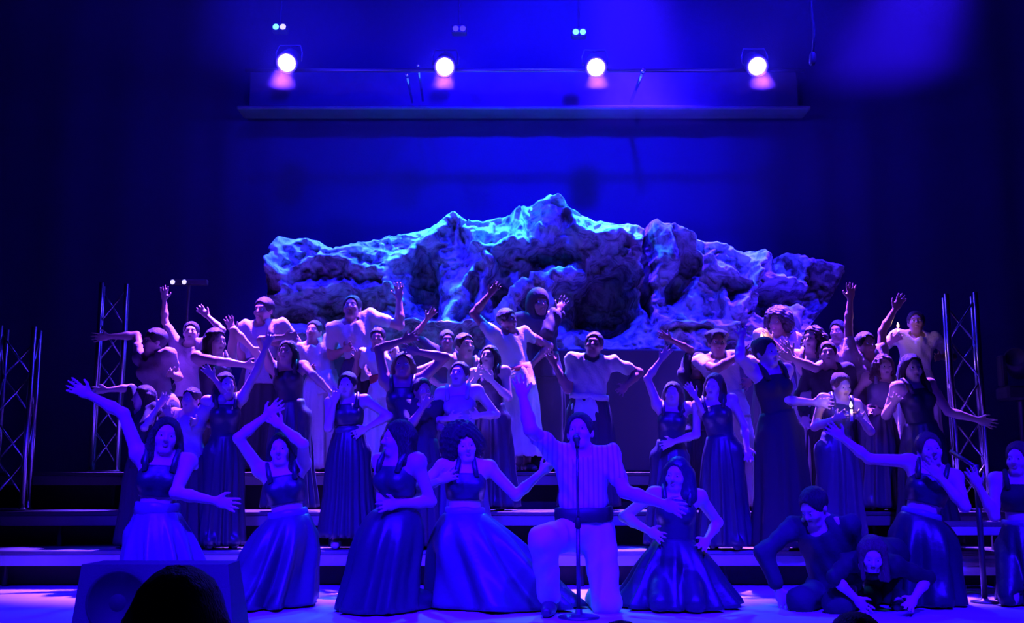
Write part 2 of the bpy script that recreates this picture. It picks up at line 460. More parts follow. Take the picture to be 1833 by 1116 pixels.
def mountain():
    D0 = 12.15
    nx, nz = 440, 160
    rx = np.array([p[0] for p in RIDGE], float); ry = np.array([p[1] for p in RIDGE], float)
    u = np.linspace(467, 1534, nx); top = np.interp(u, rx, ry)
    top += 1.2 * (vnoise(u / 9, u * 0, 3) - .5) + 1.2 * (vnoise(u / 4, u * 0, 4) - .5)
    bot = np.interp(u, [467, 480, 505, 1380, 1440, 1500, 1534], [500, 560, 640, 640, 600, 535, 486])
    v = np.interp(np.linspace(0, 1, nz), [0, 1], [0, 1])
    U = np.repeat(u[:, None], nz, 1)
    T = np.repeat(top[:, None], nz, 1)
    Y = T + (bot[:, None] - T) * v[None]
    D = np.zeros_like(U)
    def seg(px, py, a, b):
        ax_, ay = a; bx, by = b; L = (bx-ax_)**2 + (by-ay)**2
        t = np.clip(((px-ax_)*(bx-ax_) + (py-ay)*(by-ay)) / L, 0, 1)
        return np.hypot(px-ax_-t*(bx-ax_), py-ay-t*(by-ay))
    wx = U + 14 * (vnoise(U/26, Y/26, 5) - .5) + 7 * (vnoise(U/9, Y/9, 15) - .5)
    wy = Y + 14 * (vnoise(U/26, Y/26, 6) - .5) + 7 * (vnoise(U/9, Y/9, 16) - .5)
    for pts, w, amp in FOLDS:
        d = np.min([seg(wx, wy, pts[i], pts[i+1]) for i in range(len(pts)-1)], 0)
        D += 1.35 * amp * np.exp(-(d / w) ** 2)
    for cx, cy, a, b, amp, sl in CAVES:
        e = np.hypot((wx - cx - sl * (wy - cy)) / a, (wy - cy) / b)
        D += amp / (1 + np.exp((e - 1) * 9))
    # broken rock relief
    f = np.zeros_like(D); am = 1.0; sc = 95.0
    for o in range(5):
        f += am * (1 - 2 * np.abs(vnoise(U/sc + 7*o, Y/(sc*0.85) + 3*o, 20+o) - .5)); am *= .5; sc *= .5
    D += 0.15 * (f - 1.3)
    g2 = 1 - 2 * np.abs(vnoise(wx/15, wy/13, 41) - .5); D += 0.06 * (g2 ** 2 - .4)
    D += 0.02 * (vnoise(U/5, Y/5, 42) - .5)
    D += 0.0016 * np.minimum(Y - T, 260)                              # spreads out towards its foot
    D -= 0.34 * np.exp(-(Y - T) / 9.0)                 # crest rolls over backwards
    ed = np.minimum(U - 467, 1534 - U)
    D -= 0.5 * np.exp(-ed / 9.0)
    V = np.zeros((nx, nz, 3))
    a = (U - W_PX/2) / FPX; b = (H_PX/2 - Y) / FPX
    k = D0 / (CT - b*ST)
    V[..., 0] = a * k; V[..., 2] = CAM_Z + (ST + b*CT) * k
    
    V[..., 1] = np.minimum(D0 - D, 13.0)
    Bk = V.copy(); Bk[..., 1] = np.maximum(V[..., 1] + 0.12, 12.55 + 0.2 * vnoise(U/40, Y/40, 9)); Bk[:, :, 1] = np.minimum(Bk[:, :, 1], 13.1)
    n = nx * nz
    i0 = (np.arange(nx-1)[:, None]*nz + np.arange(nz-1)[None]).ravel()
    q = np.stack([i0, i0+1, i0+nz+1, i0+nz], 1)
    qb = q[:, ::-1] + n
    ii = np.arange(nx-1)*nz; jj = np.arange(nz-1)
    rim = [np.stack([ii, ii+nz, ii+nz+n, ii+n], 1), np.stack([ii+nz-1+nz, ii+nz-1, ii+nz-1+n, ii+nz-1+nz+n], 1),
           np.stack([jj+1, jj, jj+n, jj+1+n], 1), np.stack([jj+(nx-1)*nz, jj+1+(nx-1)*nz, jj+1+(nx-1)*nz+n, jj+(nx-1)*nz+n], 1)]
    me = raw_mesh('rock_mountain', np.concatenate([V.reshape(-1,3), Bk.reshape(-1,3)]), np.concatenate([q, qb] + rim))
    o = link('rock_mountain', me, M['rock'], None, True)
    o['kind'] = 'thing'
    tag(o, 'long craggy pale rock mountain set piece rising to a central peak', 'rock set')
mountain()

def boulder(name, prims, h, label, amp=0.03):
    s = Sdf(h)
    for a, b, ra, rb in prims: s.cone(a, b, ra, rb, 0.06)
    s.wr = lambda X, Y, Z: amp * (np.sin(X*21+Z*9)*np.sin(Y*17+1)*np.sin(Z*23+X*5) + .6*np.sin(X*47+2)*np.sin(Z*41+Y*20))
    o = link(name, s.mesh(name), M['rock'], None, True)
    tag(o, label, 'rock')
zt_ = at(1000, 640, 12.15).z
struct_ = MB().bbox((at(500, 640, 12.15).x, 11.5, 0.95), (at(1425, 640, 12.15).x, 12.75, zt_ + .02), .02).build('rock_plinth', M['black'])
tag(struct_, 'black plinth on the highest riser that carries the rock', 'plinth')
d = 11.55
P = lambda x, y, dd=d: at(x, y, dd)
arch = [(868,650),(885,605),(905,560),(930,520),(965,500),(1000,490),(1022,492)]
boulder('rock_arch', [(P(*arch[i]), P(*arch[i+1]), .10 - .006*i, .10 - .006*(i+1)) for i in range(len(arch)-1)] + [(P(868,650), P(866,655), .12, .13), (P(972,505), P(985,545), .07, .05)], 0.022, 'pale rock arch curving up beside the hooded figure')
boulder('boulder', [(P(1402,570,11.75), P(1420,566,11.75), .13, .12), (P(1410,580,11.75), P(1410,640,11.75), .14, .22), (P(1410,640,11.75), P(1410,655,11.75), .22, .2)], 0.022, 'rounded pale boulder beside the dark-haired man right of centre')
boulder('boulder', [(P(985,610,11.75), P(1040,612,11.75), .09, .08), (P(990,640,11.75), P(1040,640,11.75), .14, .12), (P(1000,650,11.75), P(1030,650,11.75), .12, .12)], 0.022, 'low flat-topped boulder below the cave mouth')
boulder('boulder', [(P(1205,605,11.75), P(1265,600,11.75), .08, .08), (P(1215,640,11.75), P(1260,640,11.75), .16, .14), (P(1220,652,11.75), P(1260,652,11.75), .13, .13)], 0.022, 'jagged boulder at the rock foot, right of the cave mouth')

# ------------------------------------------------------------------ trusses
def truss(px, py, d, zb, w, yaw, label):
    zt = at(px, py, d).z; c = at(px, py, d); c.z = zb
    r = empty('lighting_truss', c); r.rotation_euler.z = yaw
    H = zt - zb
    def put(mb, n, m): mb.build(n, m, r, True)
    hw = w / 2 - 0.025
    cs = [(-hw, -hw), (hw, -hw), (hw, hw), (-hw, hw)]
    for x, y in cs:
        put(MB().tube([(x, y, 0.02), (x, y, H)], 0.025, 10), 'chord', M['chrome'])
    step = 0.36; n = max(2, int(round((H - 0.1) / step)))
    for f in range(4):
        a, b = cs[f], cs[(f + 1) % 4]
        for k in range(n):
            z0 = 0.06 + (H - 0.12) * k / n; z1 = 0.06 + (H - 0.12) * (k + 1) / n
            p, q = (a, b) if (k + f) % 2 == 0 else (b, a)
            put(MB().tube([(p[0], p[1], z0), (q[0], q[1], z1)], 0.011, 6), 'brace', M['chrome'])
    for zz in (0.0,):
        put(MB().bbox((-w/2 - .01, -w/2 - .01, zz), (w/2 + .01, w/2 + .01, zz + 0.02), .004), 'end_plate', M['chrome'])
    tag(r, label, 'truss', 'upright aluminium trusses')
truss(37, 588, 9.9, 0.60, 0.34, 0.25, 'shortest upright aluminium truss, cut by the edge of the picture')
truss(206, 511, 10.9, 0.95, 0.29, 0.3, 'upright aluminium box truss behind the outstretched arms beside the risers')
truss(1717, 529, 9.9, 0.60, 0.30, -0.3, 'upright aluminium box truss beside the dark open steps')

# ------------------------------------------------------------------ lamps overhead
LAMPS = [(513, 113), (796, 120), (1067, 121), (1356, 119)]
NTH = ['outermost lamp above the round rock end', 'second lamp, above the ridge shoulder', 'third lamp, nearest the rock peak', 'outermost lamp beside the hanging cable']
pa = at(440, 126, 11.75); pb = at(1440, 126, 11.75)
tag(MB().tube([(pa.x, 11.75, pa.z), (pb.x, 11.75, pa.z)], 0.024, 12).build('lamp_batten', M['steel'], None, True), 'thin horizontal pipe that carries the four bright lamps', 'pipe')
for i, (lx, ly) in enumerate(LAMPS):
    c = at(lx, ly, 11.45)
    r = empty('stage_lamp', c)
    tgt = Vector((c.x * 1.05, 4.0, 0.5)); ax = (tgt - c).normalized()
    R3 = ax
    hs = MB().lathe([(0.06, -0.30), (0.11, -0.27), (0.125, -0.10), (0.125, 0.005), (0.105, 0.005), (0.10, -0.02), (0.10, -0.06)], (0, 0, 0), ax, 24).build('housing', M['housing'], r, True)
    MB().lathe([(0.001, -0.012), (0.1, -0.012), (0.09, 0.004), (0.05, 0.016), (0.001, 0.02)], (0, 0, 0), ax, 24).build('lens', M['lens'], r, True)
    side = Vector((1, 0, 0)); b = -ax * 0.12
    MB().tube([b - side*.14, b - side*.15 + Vector((0, .02, .1)), b - side*.12 + Vector((0, .05, .2)), b + side*.12 + Vector((0, .05, .2)), b + side*.15 + Vector((0, .02, .1)), b + side*.14], 0.011, 8).build('yoke', M['steel'], r, True)
    MB().tube([b + Vector((0, .05, .2)), b + Vector((0, .18, .1)), Vector((0, .30, pa.z - c.z))], 0.016, 8).build('clamp', M['steel'], r, True)
    tag(r, 'round stage lamp shining white, ' + NTH[i], 'stage lamp', 'lamps in a row over the rock')
    spot('back_light', c + ax * 0.06, (c.x * 1.07, 10.2, 1.6), 17000, PINK, 36, 0.7, 0.09)
    pl = bpy.data.lights.new('lamp_spill', 'POINT'); pl.energy = 45; pl.color = (0.03, 0.012, 1.0); pl.shadow_soft_size = 0.09
    po = bpy.data.objects.new('lamp_spill', pl); COL.objects.link(po); po.location = c + ax * 0.16

def twin(px, py, dd, ma, mb_, label):
    c = at(px, py, dd); r = empty('twin_led_lamp', c)
    MB().bbox((-.09, 0.0, -.05), (.09, .12, .05), .01).build('housing', M['housing'], r)
    MB().lathe([(.001, .012), (.03, .010), (.036, 0), (.036, -.004)], (-.042, 0, 0), (0, -1, 0), 16).build('lens', ma, r, True)
    MB().lathe([(.001, .012), (.03, .010), (.036, 0), (.036, -.004)], (.042, 0, 0), (0, -1, 0), 16).build('lens', mb_, r, True)
    MB().tube([(0, .06, .05), (0, .06, 0.55)], .012).build('hanger', M['steel'], r)
    tag(r, label, 'lamp', 'small twin lamps overhead')
twin(500, 48, 11.9, M['led'], M['ledw'], 'pair of tiny cyan lights hung above the outermost stage lamp')
twin(1037, 57, 11.9, M['led'], M['led'], 'pair of tiny cyan lights hung above the third stage lamp')
twin(822, 51, 11.9, M['led_dim'], M['led_dim'], 'faint pair of tiny violet lights above the second stage lamp')

# hanging cable with its connector
pts = [at(1451, -60, 11.0), at(1453, 20, 11.0), at(1458, 60, 11.0), at(1455, 96, 11.0)]
r = empty('hanging_cable', pts[-1])
c1 = MB().tube(pts, .016, 8).build('cord', M['cable'], None, True)
c2 = MB().tube([at(1455, 94, 11.0), at(1455, 98, 11.0), at(1454, 112, 11.0), at(1454, 117, 11.0)], [.02, .036, .036, .025], 10).build('connector', M['cable'], None, True)
adopt(r, c1, c2)
tag(r, 'black cable hanging from above with a plug at its end', 'cable')

def rod(a, b, rr, label):
    r = empty('suspension_rod', b)
    p1 = MB().tube([a, b], rr, 8).build('rod', M['chrome'], None, True)
    dv = (a - b).normalized()
    p2 = MB().tube([a + dv*.01, a + dv*.03, a + dv*.08, a + dv*.10], [rr*.6, rr*1.5, rr*1.5, rr*.8], 8).build('clamp', M['chrome'], None, True)
    adopt(r, p1, p2)
    tag(r, label, 'rod', 'slanted rods over the bulkhead')
rod(at(1150, 130, 11.7), at(1130, 182, 12.8), .022, 'bright slanted metal rod between the third and fourth lamps')
rod(at(729, 138, 11.8), at(738, 183, 12.8), .016, 'thin slanted metal rod on the outer side of the second lamp')
rod(at(749, 122, 11.8), at(757, 180, 12.8), .016, 'thin slanted metal rod closest to the second lamp')

# small white twin light on a stand behind the risers, cut off by the crowd
c = at(327, 506, 11.3)
r = empty('light_bar', (c.x, c.y, 0.95))
h = c.z - 0.95
MB().bbox((-.13, -.03, h - .03), (.27, .04, h + .03), .008).build('bar', M['housing'], r)
for x in (-.10, .025):
    MB().lathe([(.001, .010), (.02, .008), (.026, 0), (.026, -.004)], (x, -.03, h), (0, -1, 0), 14).build('lens', M['ledw'], r, True)
MB().tube([(0.07, 0, 0.02), (0.07, 0, h - .03)], .016).build('pole', M['steel'], r)
for k in range(3):
    a = k * 2.094 + .5
    MB().tube([(0.07, 0, .45), (0.07 + .32*math.cos(a), .32*math.sin(a), .012)], .011).build('leg', M['steel'], r)
tag(r, 'light bar with two small white lights on a tripod pole above the crowd', 'light')

# dark moving light at the picture's edge
c = at(1822, 660, 9.9)
r = empty('moving_light', (c.x, c.y, 0.60)); h = c.z - 0.60
MB().lathe([(.2, 0), (.2, .02), (.03, .04), (.024, h - .32), (.05, h - .30)], (0, 0, 0), (0, 0, 1), 18).build('stand', M['steel'], r, True)
MB().bbox((-.17, -.13, h - .30), (.17, .13, h - .17), .02).build('base', M['monitor'], r)
for s in (-1, 1):
    MB().bbox((s*.15 - .025, -.06, h - .17), (s*.15 + .025, .06, h + .12), .012).build('yoke_arm', M['monitor'], r)
MB().lathe([(.06, -.16), (.11, -.12), (.12, .05), (.10, .12), (.085, .12), (.08, .10)], (0, 0, h + .05), (-.5, -.7, .35), 20).build('lamp_head', M['monitor'], r, True)
tag(r, 'dark moving-head light on a stand at the picture edge above the steps', 'stage light')

# steps at the side of the risers
c = at(1765, 1054, 8.55)
r = empty('stage_steps', (c.x, 8.5, 0))
for k, (z, y) in enumerate(((.25, -.02), (.54, .26))):
    t = MB().bbox((-.29, y, z - .035), (.34, y + .3, z), .006).build('tread', M['riser'], r)
    MB().bbox((-.29, y + .003, z - .105), (.34, y + .03, z - .036), .005).build('nosing', M['fascia'], t)
for x in (-.27, .31):
    MB().box((x - .02, .03, 0), (x + .02, .07, .21)).build('leg', M['black'], r)
    MB().box((x - .02, .30, 0), (x + .02, .34, .50)).build('leg', M['black'], r)
    MB().box((x - .02, .52, 0), (x + .02, .56, .50)).build('leg', M['black'], r)
tag(r, 'short flight of dark open steps leading up to the risers', 'steps')
c = at(1785, 1078, 7.75)
r = empty('handrail_post', (c.x, 7.95, 0)); h = at(1785, 832, 7.95).z
MB().lathe([(.10, 0), (.10, .012), (.03, .02), (.026, .03)], (0, 0, 0), (0, 0, 1), 16).build('base_plate', M['steel'], r, True)
MB().tube([(0, 0, .02), (0, 0, h)], .021, 10).build('post', M['steel'], r, True)
MB().tube([(0, 0, h - .02), (-.04, .08, h + .03), (-.09, .22, h + .10)], .017, 10).build('rail', M['steel'], r, True)
tag(r, 'thin dark handrail post standing before the steps', 'handrail')

# microphone on its stand, front of stage
c = at(1036, 1096, 7.1)
r = empty('microphone_stand', (c.x, 7.1, 0)); h = at(1037, 800, 7.1).z
MB().lathe([(.001, .0), (.135, .0), (.135, .012), (.10, .022), (.025, .03), (.022, .06), (.001, .06)], (0, 0, 0), (0, 0, 1), 28).build('base', M['steel'], r, True)
MB().tube([(0, 0, .03), (0, 0, h * .55)], .014, 10).build('lower_tube', M['steel'], r, True)
MB().tube([(0, 0, h * .52), (0, 0, h * .56), (0, 0, h * .58)], [.02, .022, .016], 10).build('clutch', M['cable'], r, True)
MB().tube([(0, 0, h * .56), (0, 0, h)], .0095, 10).build('upper_tube', M['steel'], r, True)
MB().tube([(0, 0, h - .01), (0, .01, h + .02), (0, .03, h + .035)], [.013, .018, .02], 10).build('clip', M['cable'], r, True)
m_ = MB().tube([(0, -.08, h + .0), (0, .07, h + .05)], [.011, .019], 12).build('microphone', M['cable'], r, True)
MB().tube([(0, .065, h + .048), (0, .08, h + .053), (0, .11, h + .063), (0, .125, h + .068)], [.02, .027, .026, .012], 14).build('grille', M['steel'], m_, True)
tag(r, 'straight microphone stand with a round base before the kneeling man', 'mic stand')

# floor monitor speaker at the stage front
c = at(302, 1005, 6.55)
r = empty('floor_monitor', (c.x, 6.3, 0)); hh = c.z
body = MB()
pr = [(-.47, 0.0), (.47, 0.0), (.425, hh), (-.425, hh)]
fr = [(x, 0.0, z) for x, z in pr]; bk_ = [(x * .97, .30 if z > .1 else .44, z) for x, z in pr]
body.add(fr + bk_, [(0,1,2,3), (5,4,7,6), (4,0,3,7), (1,5,6,2), (3,2,6,7), (4,5,1,0)])
bo = body.build('cabinet', M['monitor'], r)
for x in (-.20, .20):
    w_ = MB().lathe([(.185, .012), (.185, .016), (.172, .016), (.165, .006)], (x, 0, hh*.47), (0, -1, 0), 32).build('woofer_rim', M['cone'], r, True)
    MB().lathe([(.165, .008), (.15, .002), (.06, -.0), (.05, .012), (.001, .02)], (x, 0, hh*.47), (0, -1, 0), 32).build('woofer_cone', M['cone'], w_, True)
tag(r, 'low dark floor monitor with two round speakers, before the kneeling woman pointing aside', 'speaker')
# ------------------------------------------------------------------ people
def npv(v): return np.array((v[0], v[1], v[2]), float)
def nrm(v):
    n = np.linalg.norm(v); return v / n if n > 1e-9 else v
def frame(yaw, pitch, roll):
    """columns: side (picture-right when facing the camera), forward, up"""
    y = math.radians(yaw)
    Fw = np.array((math.sin(y), -math.cos(y), 0.0)); A = np.array((math.cos(y), math.sin(y), 0.0)); U = np.array((0, 0, 1.0))
    p = math.radians(pitch); Fw, U = Fw * math.cos(p) + U * math.sin(p), U * math.cos(p) - Fw * math.sin(p)
    r = math.radians(roll); A, U = A * math.cos(r) - U * math.sin(r), U * math.cos(r) + A * math.sin(r)
    return np.stack([A, Fw, U], 1)
def ik(S, T, a, b, hint):
    v = T - S; L = np.linalg.norm(v)
    if L > (a + b) * .998: L = (a + b) * .998; T = S + nrm(v) * L
    if L < abs(a - b) * 1.05 + .02: L = abs(a - b) * 1.05 + .02; T = S + nrm(v) * L
    u = nrm(T - S); x = (a*a - b*b + L*L) / (2*L); y = math.sqrt(max(a*a - x*x, 0))
    w = hint - S; w = w - u * w.dot(u)
    if np.linalg.norm(w) < 1e-4: w = np.cross(u, (0.3, 0.8, 0.5))
    return S + u * x + nrm(w) * y, T

EYE_ME = None
def eye_mesh():
    global EYE_ME
    if EYE_ME is None:
        mb = MB()
        mb.lathe([(.001, .0125), (.005, .0115), (.0055, .0113), (.0095, .008), (.0125, 0), (.0095, -.008), (.001, -.0125)], (0, 0, 0), (0, 1, 0), 10)
        EYE_ME = bpy.data.meshes.new('eye'); EYE_ME.from_pydata(mb.v, [], mb.f)
        EYE_ME.materials.append(M['eye']); EYE_ME.materials.append(M['hair'])
        for p in EYE_ME.polygons:
            p.use_smooth = True
            c = p.center
            if c.y > .0112: p.material_index = 1
    return EYE_ME
LIP_ME = None
def lip_mesh():
    global LIP_ME
    if LIP_ME is None:
        mb = MB()
        for z, s in ((.004, 1), (-.005, .85)):
            mb.tube([(-.024*s, -.010, z*.3), (-.012*s, 0, z), (0, .003, z*.9), (.012*s, 0, z), (.024*s, -.010, z*.3)], [.001, .005, .006, .005, .001], 6)
        LIP_ME = bpy.data.meshes.new('lips'); LIP_ME.from_pydata(mb.v, [], mb.f); LIP_ME.materials.append(M['lip'])
        for p in LIP_ME.polygons: p.use_smooth = True
    return LIP_ME

def person(label, d, lv, head, pel=None, yaw=0, hd=(0, 0, 0), s=None, sex='f', skin='skin_a', pose='stand', lean=0.0,
           L=None, R=None, top=None, low=None, hair='long', hm='hair', skirt=None, belt=None, group=None, h=None, curl=0.25, sleeve=0.55, foot=None, extra=None):
    """one performer.  d: distance, lv: riser level, head / pel: pixel of head and pelvis, L / R: (hand x, y, towards, elbow x, y, towards)"""
    fz = L_Z[lv] if lv is not None else extra['fz']
    if h is None: h = 0.009 if d < 8.6 else 0.0108
    hc = npv(at(head[0], head[1], d - extra.get('hfwd', 0) if extra else d))
    if s is None:
        s = min(1.10, max(0.84, (hc[2] - fz) / 1.535)) if pose == 'stand' else 1.0
    m = 1.0 if sex == 'm' else 0.0
    HF = frame(yaw + hd[0], hd[1], hd[2])
    nk = hc - HF[:, 2] * .10 * s - HF[:, 1] * .012 * s
    if pel is None: pel = (head[0], head[1] + 10 * FPX / d * .06)
    pv = npv(at(pel[0], pel[1], d + lean)); U = nrm(nk - pv)
    T0 = frame(yaw, 0, 0); A = nrm(T0[:, 0] - U * T0[:, 0].dot(U)); Fw = np.cross(A, U); TF = np.stack([A, Fw, U], 1)
    pv = nk - U * .51 * s
    c = lambda a, f, u: nk + (A * a + Fw * f + U * u) * s        # torso point from the neck root
    hp = lambda a, f, u: hc + (HF[:, 0] * a + HF[:, 1] * f + HF[:, 2] * u) * s
    sw = .165 + .018 * m
    J = {}
    ua, fa = (.285 + .015 * m) * s, (.245 + .01 * m) * s
    arms = []
    for sd, sp in ((-1, L), (1, R)):
        S = c(sd * sw, 0, -.055)
        if sp is None:
            T = pv + (A * sd * .24 + Fw * .06) * s - np.array((0, 0, .10 * s)); hint = S + A * sd * .1 - Fw * .3 - U * .2
        else:
            T = npv(at(sp[0], sp[1], S[1] - sp[2])); hint = npv(at(sp[3], sp[4], S[1] - (sp[5] if len(sp) > 5 else sp[2] * .5)))
            if T[2] > S[2] + .12: S = S + U * .035 * s - A * sd * .01 * s     # raised shoulder
        E, T = ik(S, T, ua, fa + .085 * s, hint)
        D = nrm(T - E); Wp = E + D * fa
        arms.append((sd, S, E, Wp, D))
    # legs
    kl, an, ft = [], [], []
    tl = .425 * s
    for i, sd in enumerate((-1, 1)):
        H = pv + A * sd * .088 * s - U * .03 * s
        hor = nrm(np.array((Fw[0], Fw[1], 0)) if abs(Fw[2]) < .9 else np.array((-U[0], -U[1], 0)))
        sdv = np.array((T0[0, 0], T0[1, 0], 0))
        ps = pose[i] if isinstance(pose, (list, tuple)) else pose
        if ps == 'stand':
            fx = H + sdv * sd * .02
            if foot: fx = npv(at(foot[i][0], foot[i][1], d - foot[i][2]))
            An = np.array((fx[0], fx[1], fz + .075 * s))
            tk = min(tl, np.linalg.norm(An - H) * .503)
            K, An = ik(H, An, tk, tk, (H + An) / 2 + hor * .5)
            fd = hor
        elif ps == 'kneel':
            dz = H[2] - (fz + .065); x = math.sqrt(max(tl * tl - dz * dz, .0)) if dz < tl else 0
            K = H + hor * x + sdv * sd * .03; K[2] = fz + .065
            An = K - hor * .41 * s; An[2] = fz + .05
            if (dz < .2): An = K - hor * .36 * s + sdv * sd * .03; An[2] = fz + .05
            fd = nrm(-hor - np.array((0, 0, .12)))
        else:                                  # ('foot', px, py, towards): knee up, foot on the floor
            g = npv(at(ps[1], ps[2], d - ps[3])); An = np.array((g[0], g[1], fz + .075 * s))
            K, An = ik(H, An, tl, tl, (H + An) / 2 + hor * .5 + np.array((0, 0, .5)) + sdv * sd * .25)
            fd = nrm(hor + sdv * sd * .3)
        kl.append((H, K, An, fd))
    root = empty('person', (float(pv[0]), float(pv[1]), fz))
    # ---- body: one continuous surface
    B = Sdf(h)
    rb = .145 + .02 * m
    B.ell(c(0, .005, -.18), TF, (rb * .93 * s, .098 * s, .165 * s), .03)
    B.ell(c(0, .005, -.35), TF, ((.112 + .028 * m) * s, (.083 + .017 * m) * s, .13 * s), .05)
    B.ell(c(0, -.005, -.50), TF, (.150 * s, .108 * s, .115 * s), .05)
    if not m:
        for sd in (-1, 1): B.ell(c(sd * .066, .078, -.19), TF, (.056 * s, .052 * s, .056 * s), .03)
    B.cone(c(0, -.005, -.05), hp(0, -.012, -.055), (.056 + .008 * m) * s, (.047 + .008 * m) * s, .03)
    for sd, S, E, Wp, D in arms:
        B.cone(c(0, -.01, -.02), S, .048 * s, (.049 + .006 * m) * s, .04)
        B.cone(c(sd * .07, 0, -.12), S, .06 * s, .05 * s, .04)
        B.cone(S, E, (.049 + .007 * m) * s, (.037 + .005 * m) * s, .025)
        B.cone(E, E + (Wp - E) * .35, (.037 + .005 * m) * s, (.038 + .005 * m) * s, .02)
        B.cone(E + (Wp - E) * .35, Wp, (.038 + .005 * m) * s, (.025 + .003 * m) * s, .02)
        # hand: palm, four fingers, thumb on the upper side
        cam_dir = nrm(np.array((0, 0, CAM_Z)) - Wp)
        N = cam_dir - D * cam_dir.dot(D); N = nrm(N) if np.linalg.norm(N) > .15 else nrm(np.cross(D, (1, 0, .2)))
        Wd = np.cross(D, N)
        if Wd[2] < 0 or (abs(Wd[2]) < .3 and Wd.dot(A) * sd > 0): Wd = -Wd
        q = lambda w, dd, n: Wp + (Wd * w + D * dd + N * n) * s
        B.ell(q(0, .048, 0), np.stack([Wd, D, N], 1), (.040 * s, .056 * s, .019 * s), .015)
        fr = max(.0088 * s, .80 * h)
        for f, (w, ln, sp) in enumerate(((.031, .068, .16), (.011, .078, .04), (-.011, .072, -.07), (-.030, .056, -.20))):
            a0 = q(w, .085, 0); d1 = nrm(D + Wd * sp * 1.25 + N * curl * .5); d2 = nrm(D + Wd * sp + N * curl * 1.8)
            a1 = a0 + d1 * ln * .55 * s; a2 = a1 + d2 * ln * .5 * s
            B.cone(a0, a1, fr * 1.05, fr, .006); B.cone(a1, a2, fr, fr * .85, .005)
        t0 = q(.028, .022, .004); d1 = nrm(D * .75 + Wd * .75 + N * .25); t1 = t0 + d1 * .042 * s; t2 = t1 + nrm(D + Wd * .45 + N * .2) * .032 * s
        B.cone(t0, t1, fr * 1.35, fr * 1.1, .012); B.cone(t1, t2, fr * 1.1, fr * .9, .006)
    for H, K, An, fd in kl:
        B.cone(H, K, (.083 + .003 * m) * s, .056 * s, .035)
        B.cone(K, K + (An - K) * .3, .053 * s, .056 * s, .03); B.cone(K + (An - K) * .3, An, .056 * s, .036 * s, .03)
        toe = An + fd * .155 * s + np.array((0, 0, -.045 * s)); toe[2] = max(toe[2], fz + .026)
        B.cone(An + np.array((0, 0, -.02 * s)) - fd * .035 * s, An + fd * .07 * s + np.array((0, 0, -.03 * s)), .036 * s, .035 * s, .03)
        B.cone(An + fd * .07 * s + np.array((0, 0, -.035 * s)), toe, .036 * s, .024 * s, .02)
    # head
    B.ell(hp(0, -.012, .028), HF, (.075 * s, .094 * s, .086 * s), .03)
    B.ell(hp(0, .024, -.038), HF, (.060 * s, .064 * s, .080 * s), .03)
    B.cone(hp(-.018, .058, -.098), hp(.018, .058, -.098), .02 * s, .02 * s, .03)
    B.cone(hp(-.032, .076, .022), hp(.032, .076, .022), .013 * s, .013 * s, .02)
    for sd in (-1, 1):
        B.ell(hp(sd * .031, .100, -.002), HF, (.017 * s, .014 * s, .011 * s), .012, True)
        B.ell(hp(sd * .040, .064, -.032), HF, (.022 * s, .022 * s, .022 * s), .03)
        B.ell(hp(sd * .076, -.012, -.012), HF, (.012 * s, .020 * s, .032 * s), .008)
    B.cone(hp(0, .088, .008), hp(0, .106, -.030), .008 * s, .0125 * s, .012)
    B.cone(hp(-.013, .092, -.034), hp(.013, .092, -.034), .009 * s, .009 * s, .008)
    bm = B.mesh('body')
    ps = [link('body', bm, M[skin], None, True)]
    for sd in (-1, 1):
        e = link('eye', eye_mesh(), None, None)
        Rm = Matrix([[HF[i][0], HF[i][1], HF[i][2]] for i in range(3)])
        e.matrix_world = Matrix.Translation(Vector(hp(sd * .031, .078, -.003))) @ Rm.to_4x4() @ Matrix.Scale(s * 1.05, 4)
        ps.append(e)
    l_ = link('lips', lip_mesh(), None, None)
    l_.matrix_world = Matrix.Translation(Vector(hp(0, .0865, -.066))) @ Rm.to_4x4() @ Matrix.Scale(s, 4)
    ps.append(l_)
    # ---- hair
    hh = h * 1.15
    if hair:
        Hs = Sdf(hh)
        if hair == 'hood':
            Hs.ell(hp(0, -.02, .03), HF, (.105 * s, .125 * s, .125 * s), .03)
            Hs.cone(hp(0, -.05, -.04), c(0, -.04, -.06), .10 * s, .13 * s, .05)
            Hs.ell(hp(0, .10, -.04), HF, (.062 * s, .10 * s, .088 * s), .02, True)
        else:
            r_ = .013 if hair != 'afro' else .025
            Hs.ell(hp(0, -.018, .036), HF, ((.077 + r_) * s, (.094 + r_) * s, (.086 + r_) * s), .02)
            if hair in ('long', 'wavy', 'veil'):
                w = .012 if hair == 'long' else .03
                for sd in (-1, 1):
                    b0 = hp(sd * .065, -.03, 0); b1 = c(sd * .085, -.04 if sd * hd[0] >= 0 else .02, -.06); b2 = c(sd * .07, -.085, -.26)
                    Hs.cone(b0, b1, (.035 + w) * s, (.038 + w) * s, .03); Hs.cone(b1, b2, (.038 + w) * s, .025 * s, .03)
                Hs.cone(hp(0, -.07, 0), c(0, -.085, -.10), .07 * s, .06 * s, .04); Hs.cone(c(0, -.085, -.10), c(0, -.115, -.30), .065 * s, .035 * s, .04)
            if hair == 'drop':                   # hangs straight down off a bent head
                for sd in (-1, -.4, .4, 1):
                    b0 = hp(sd * .06, -.0, .03); b1 = b0 + np.array((sd * .02, -.04, -.20)) * s
                    Hs.cone(b0, b1, .05 * s, .022 * s, .03)
            if hair == 'bun':
                Hs.ell(hp(0, -.10, .08), HF, (.045 * s, .045 * s, .045 * s), .015)
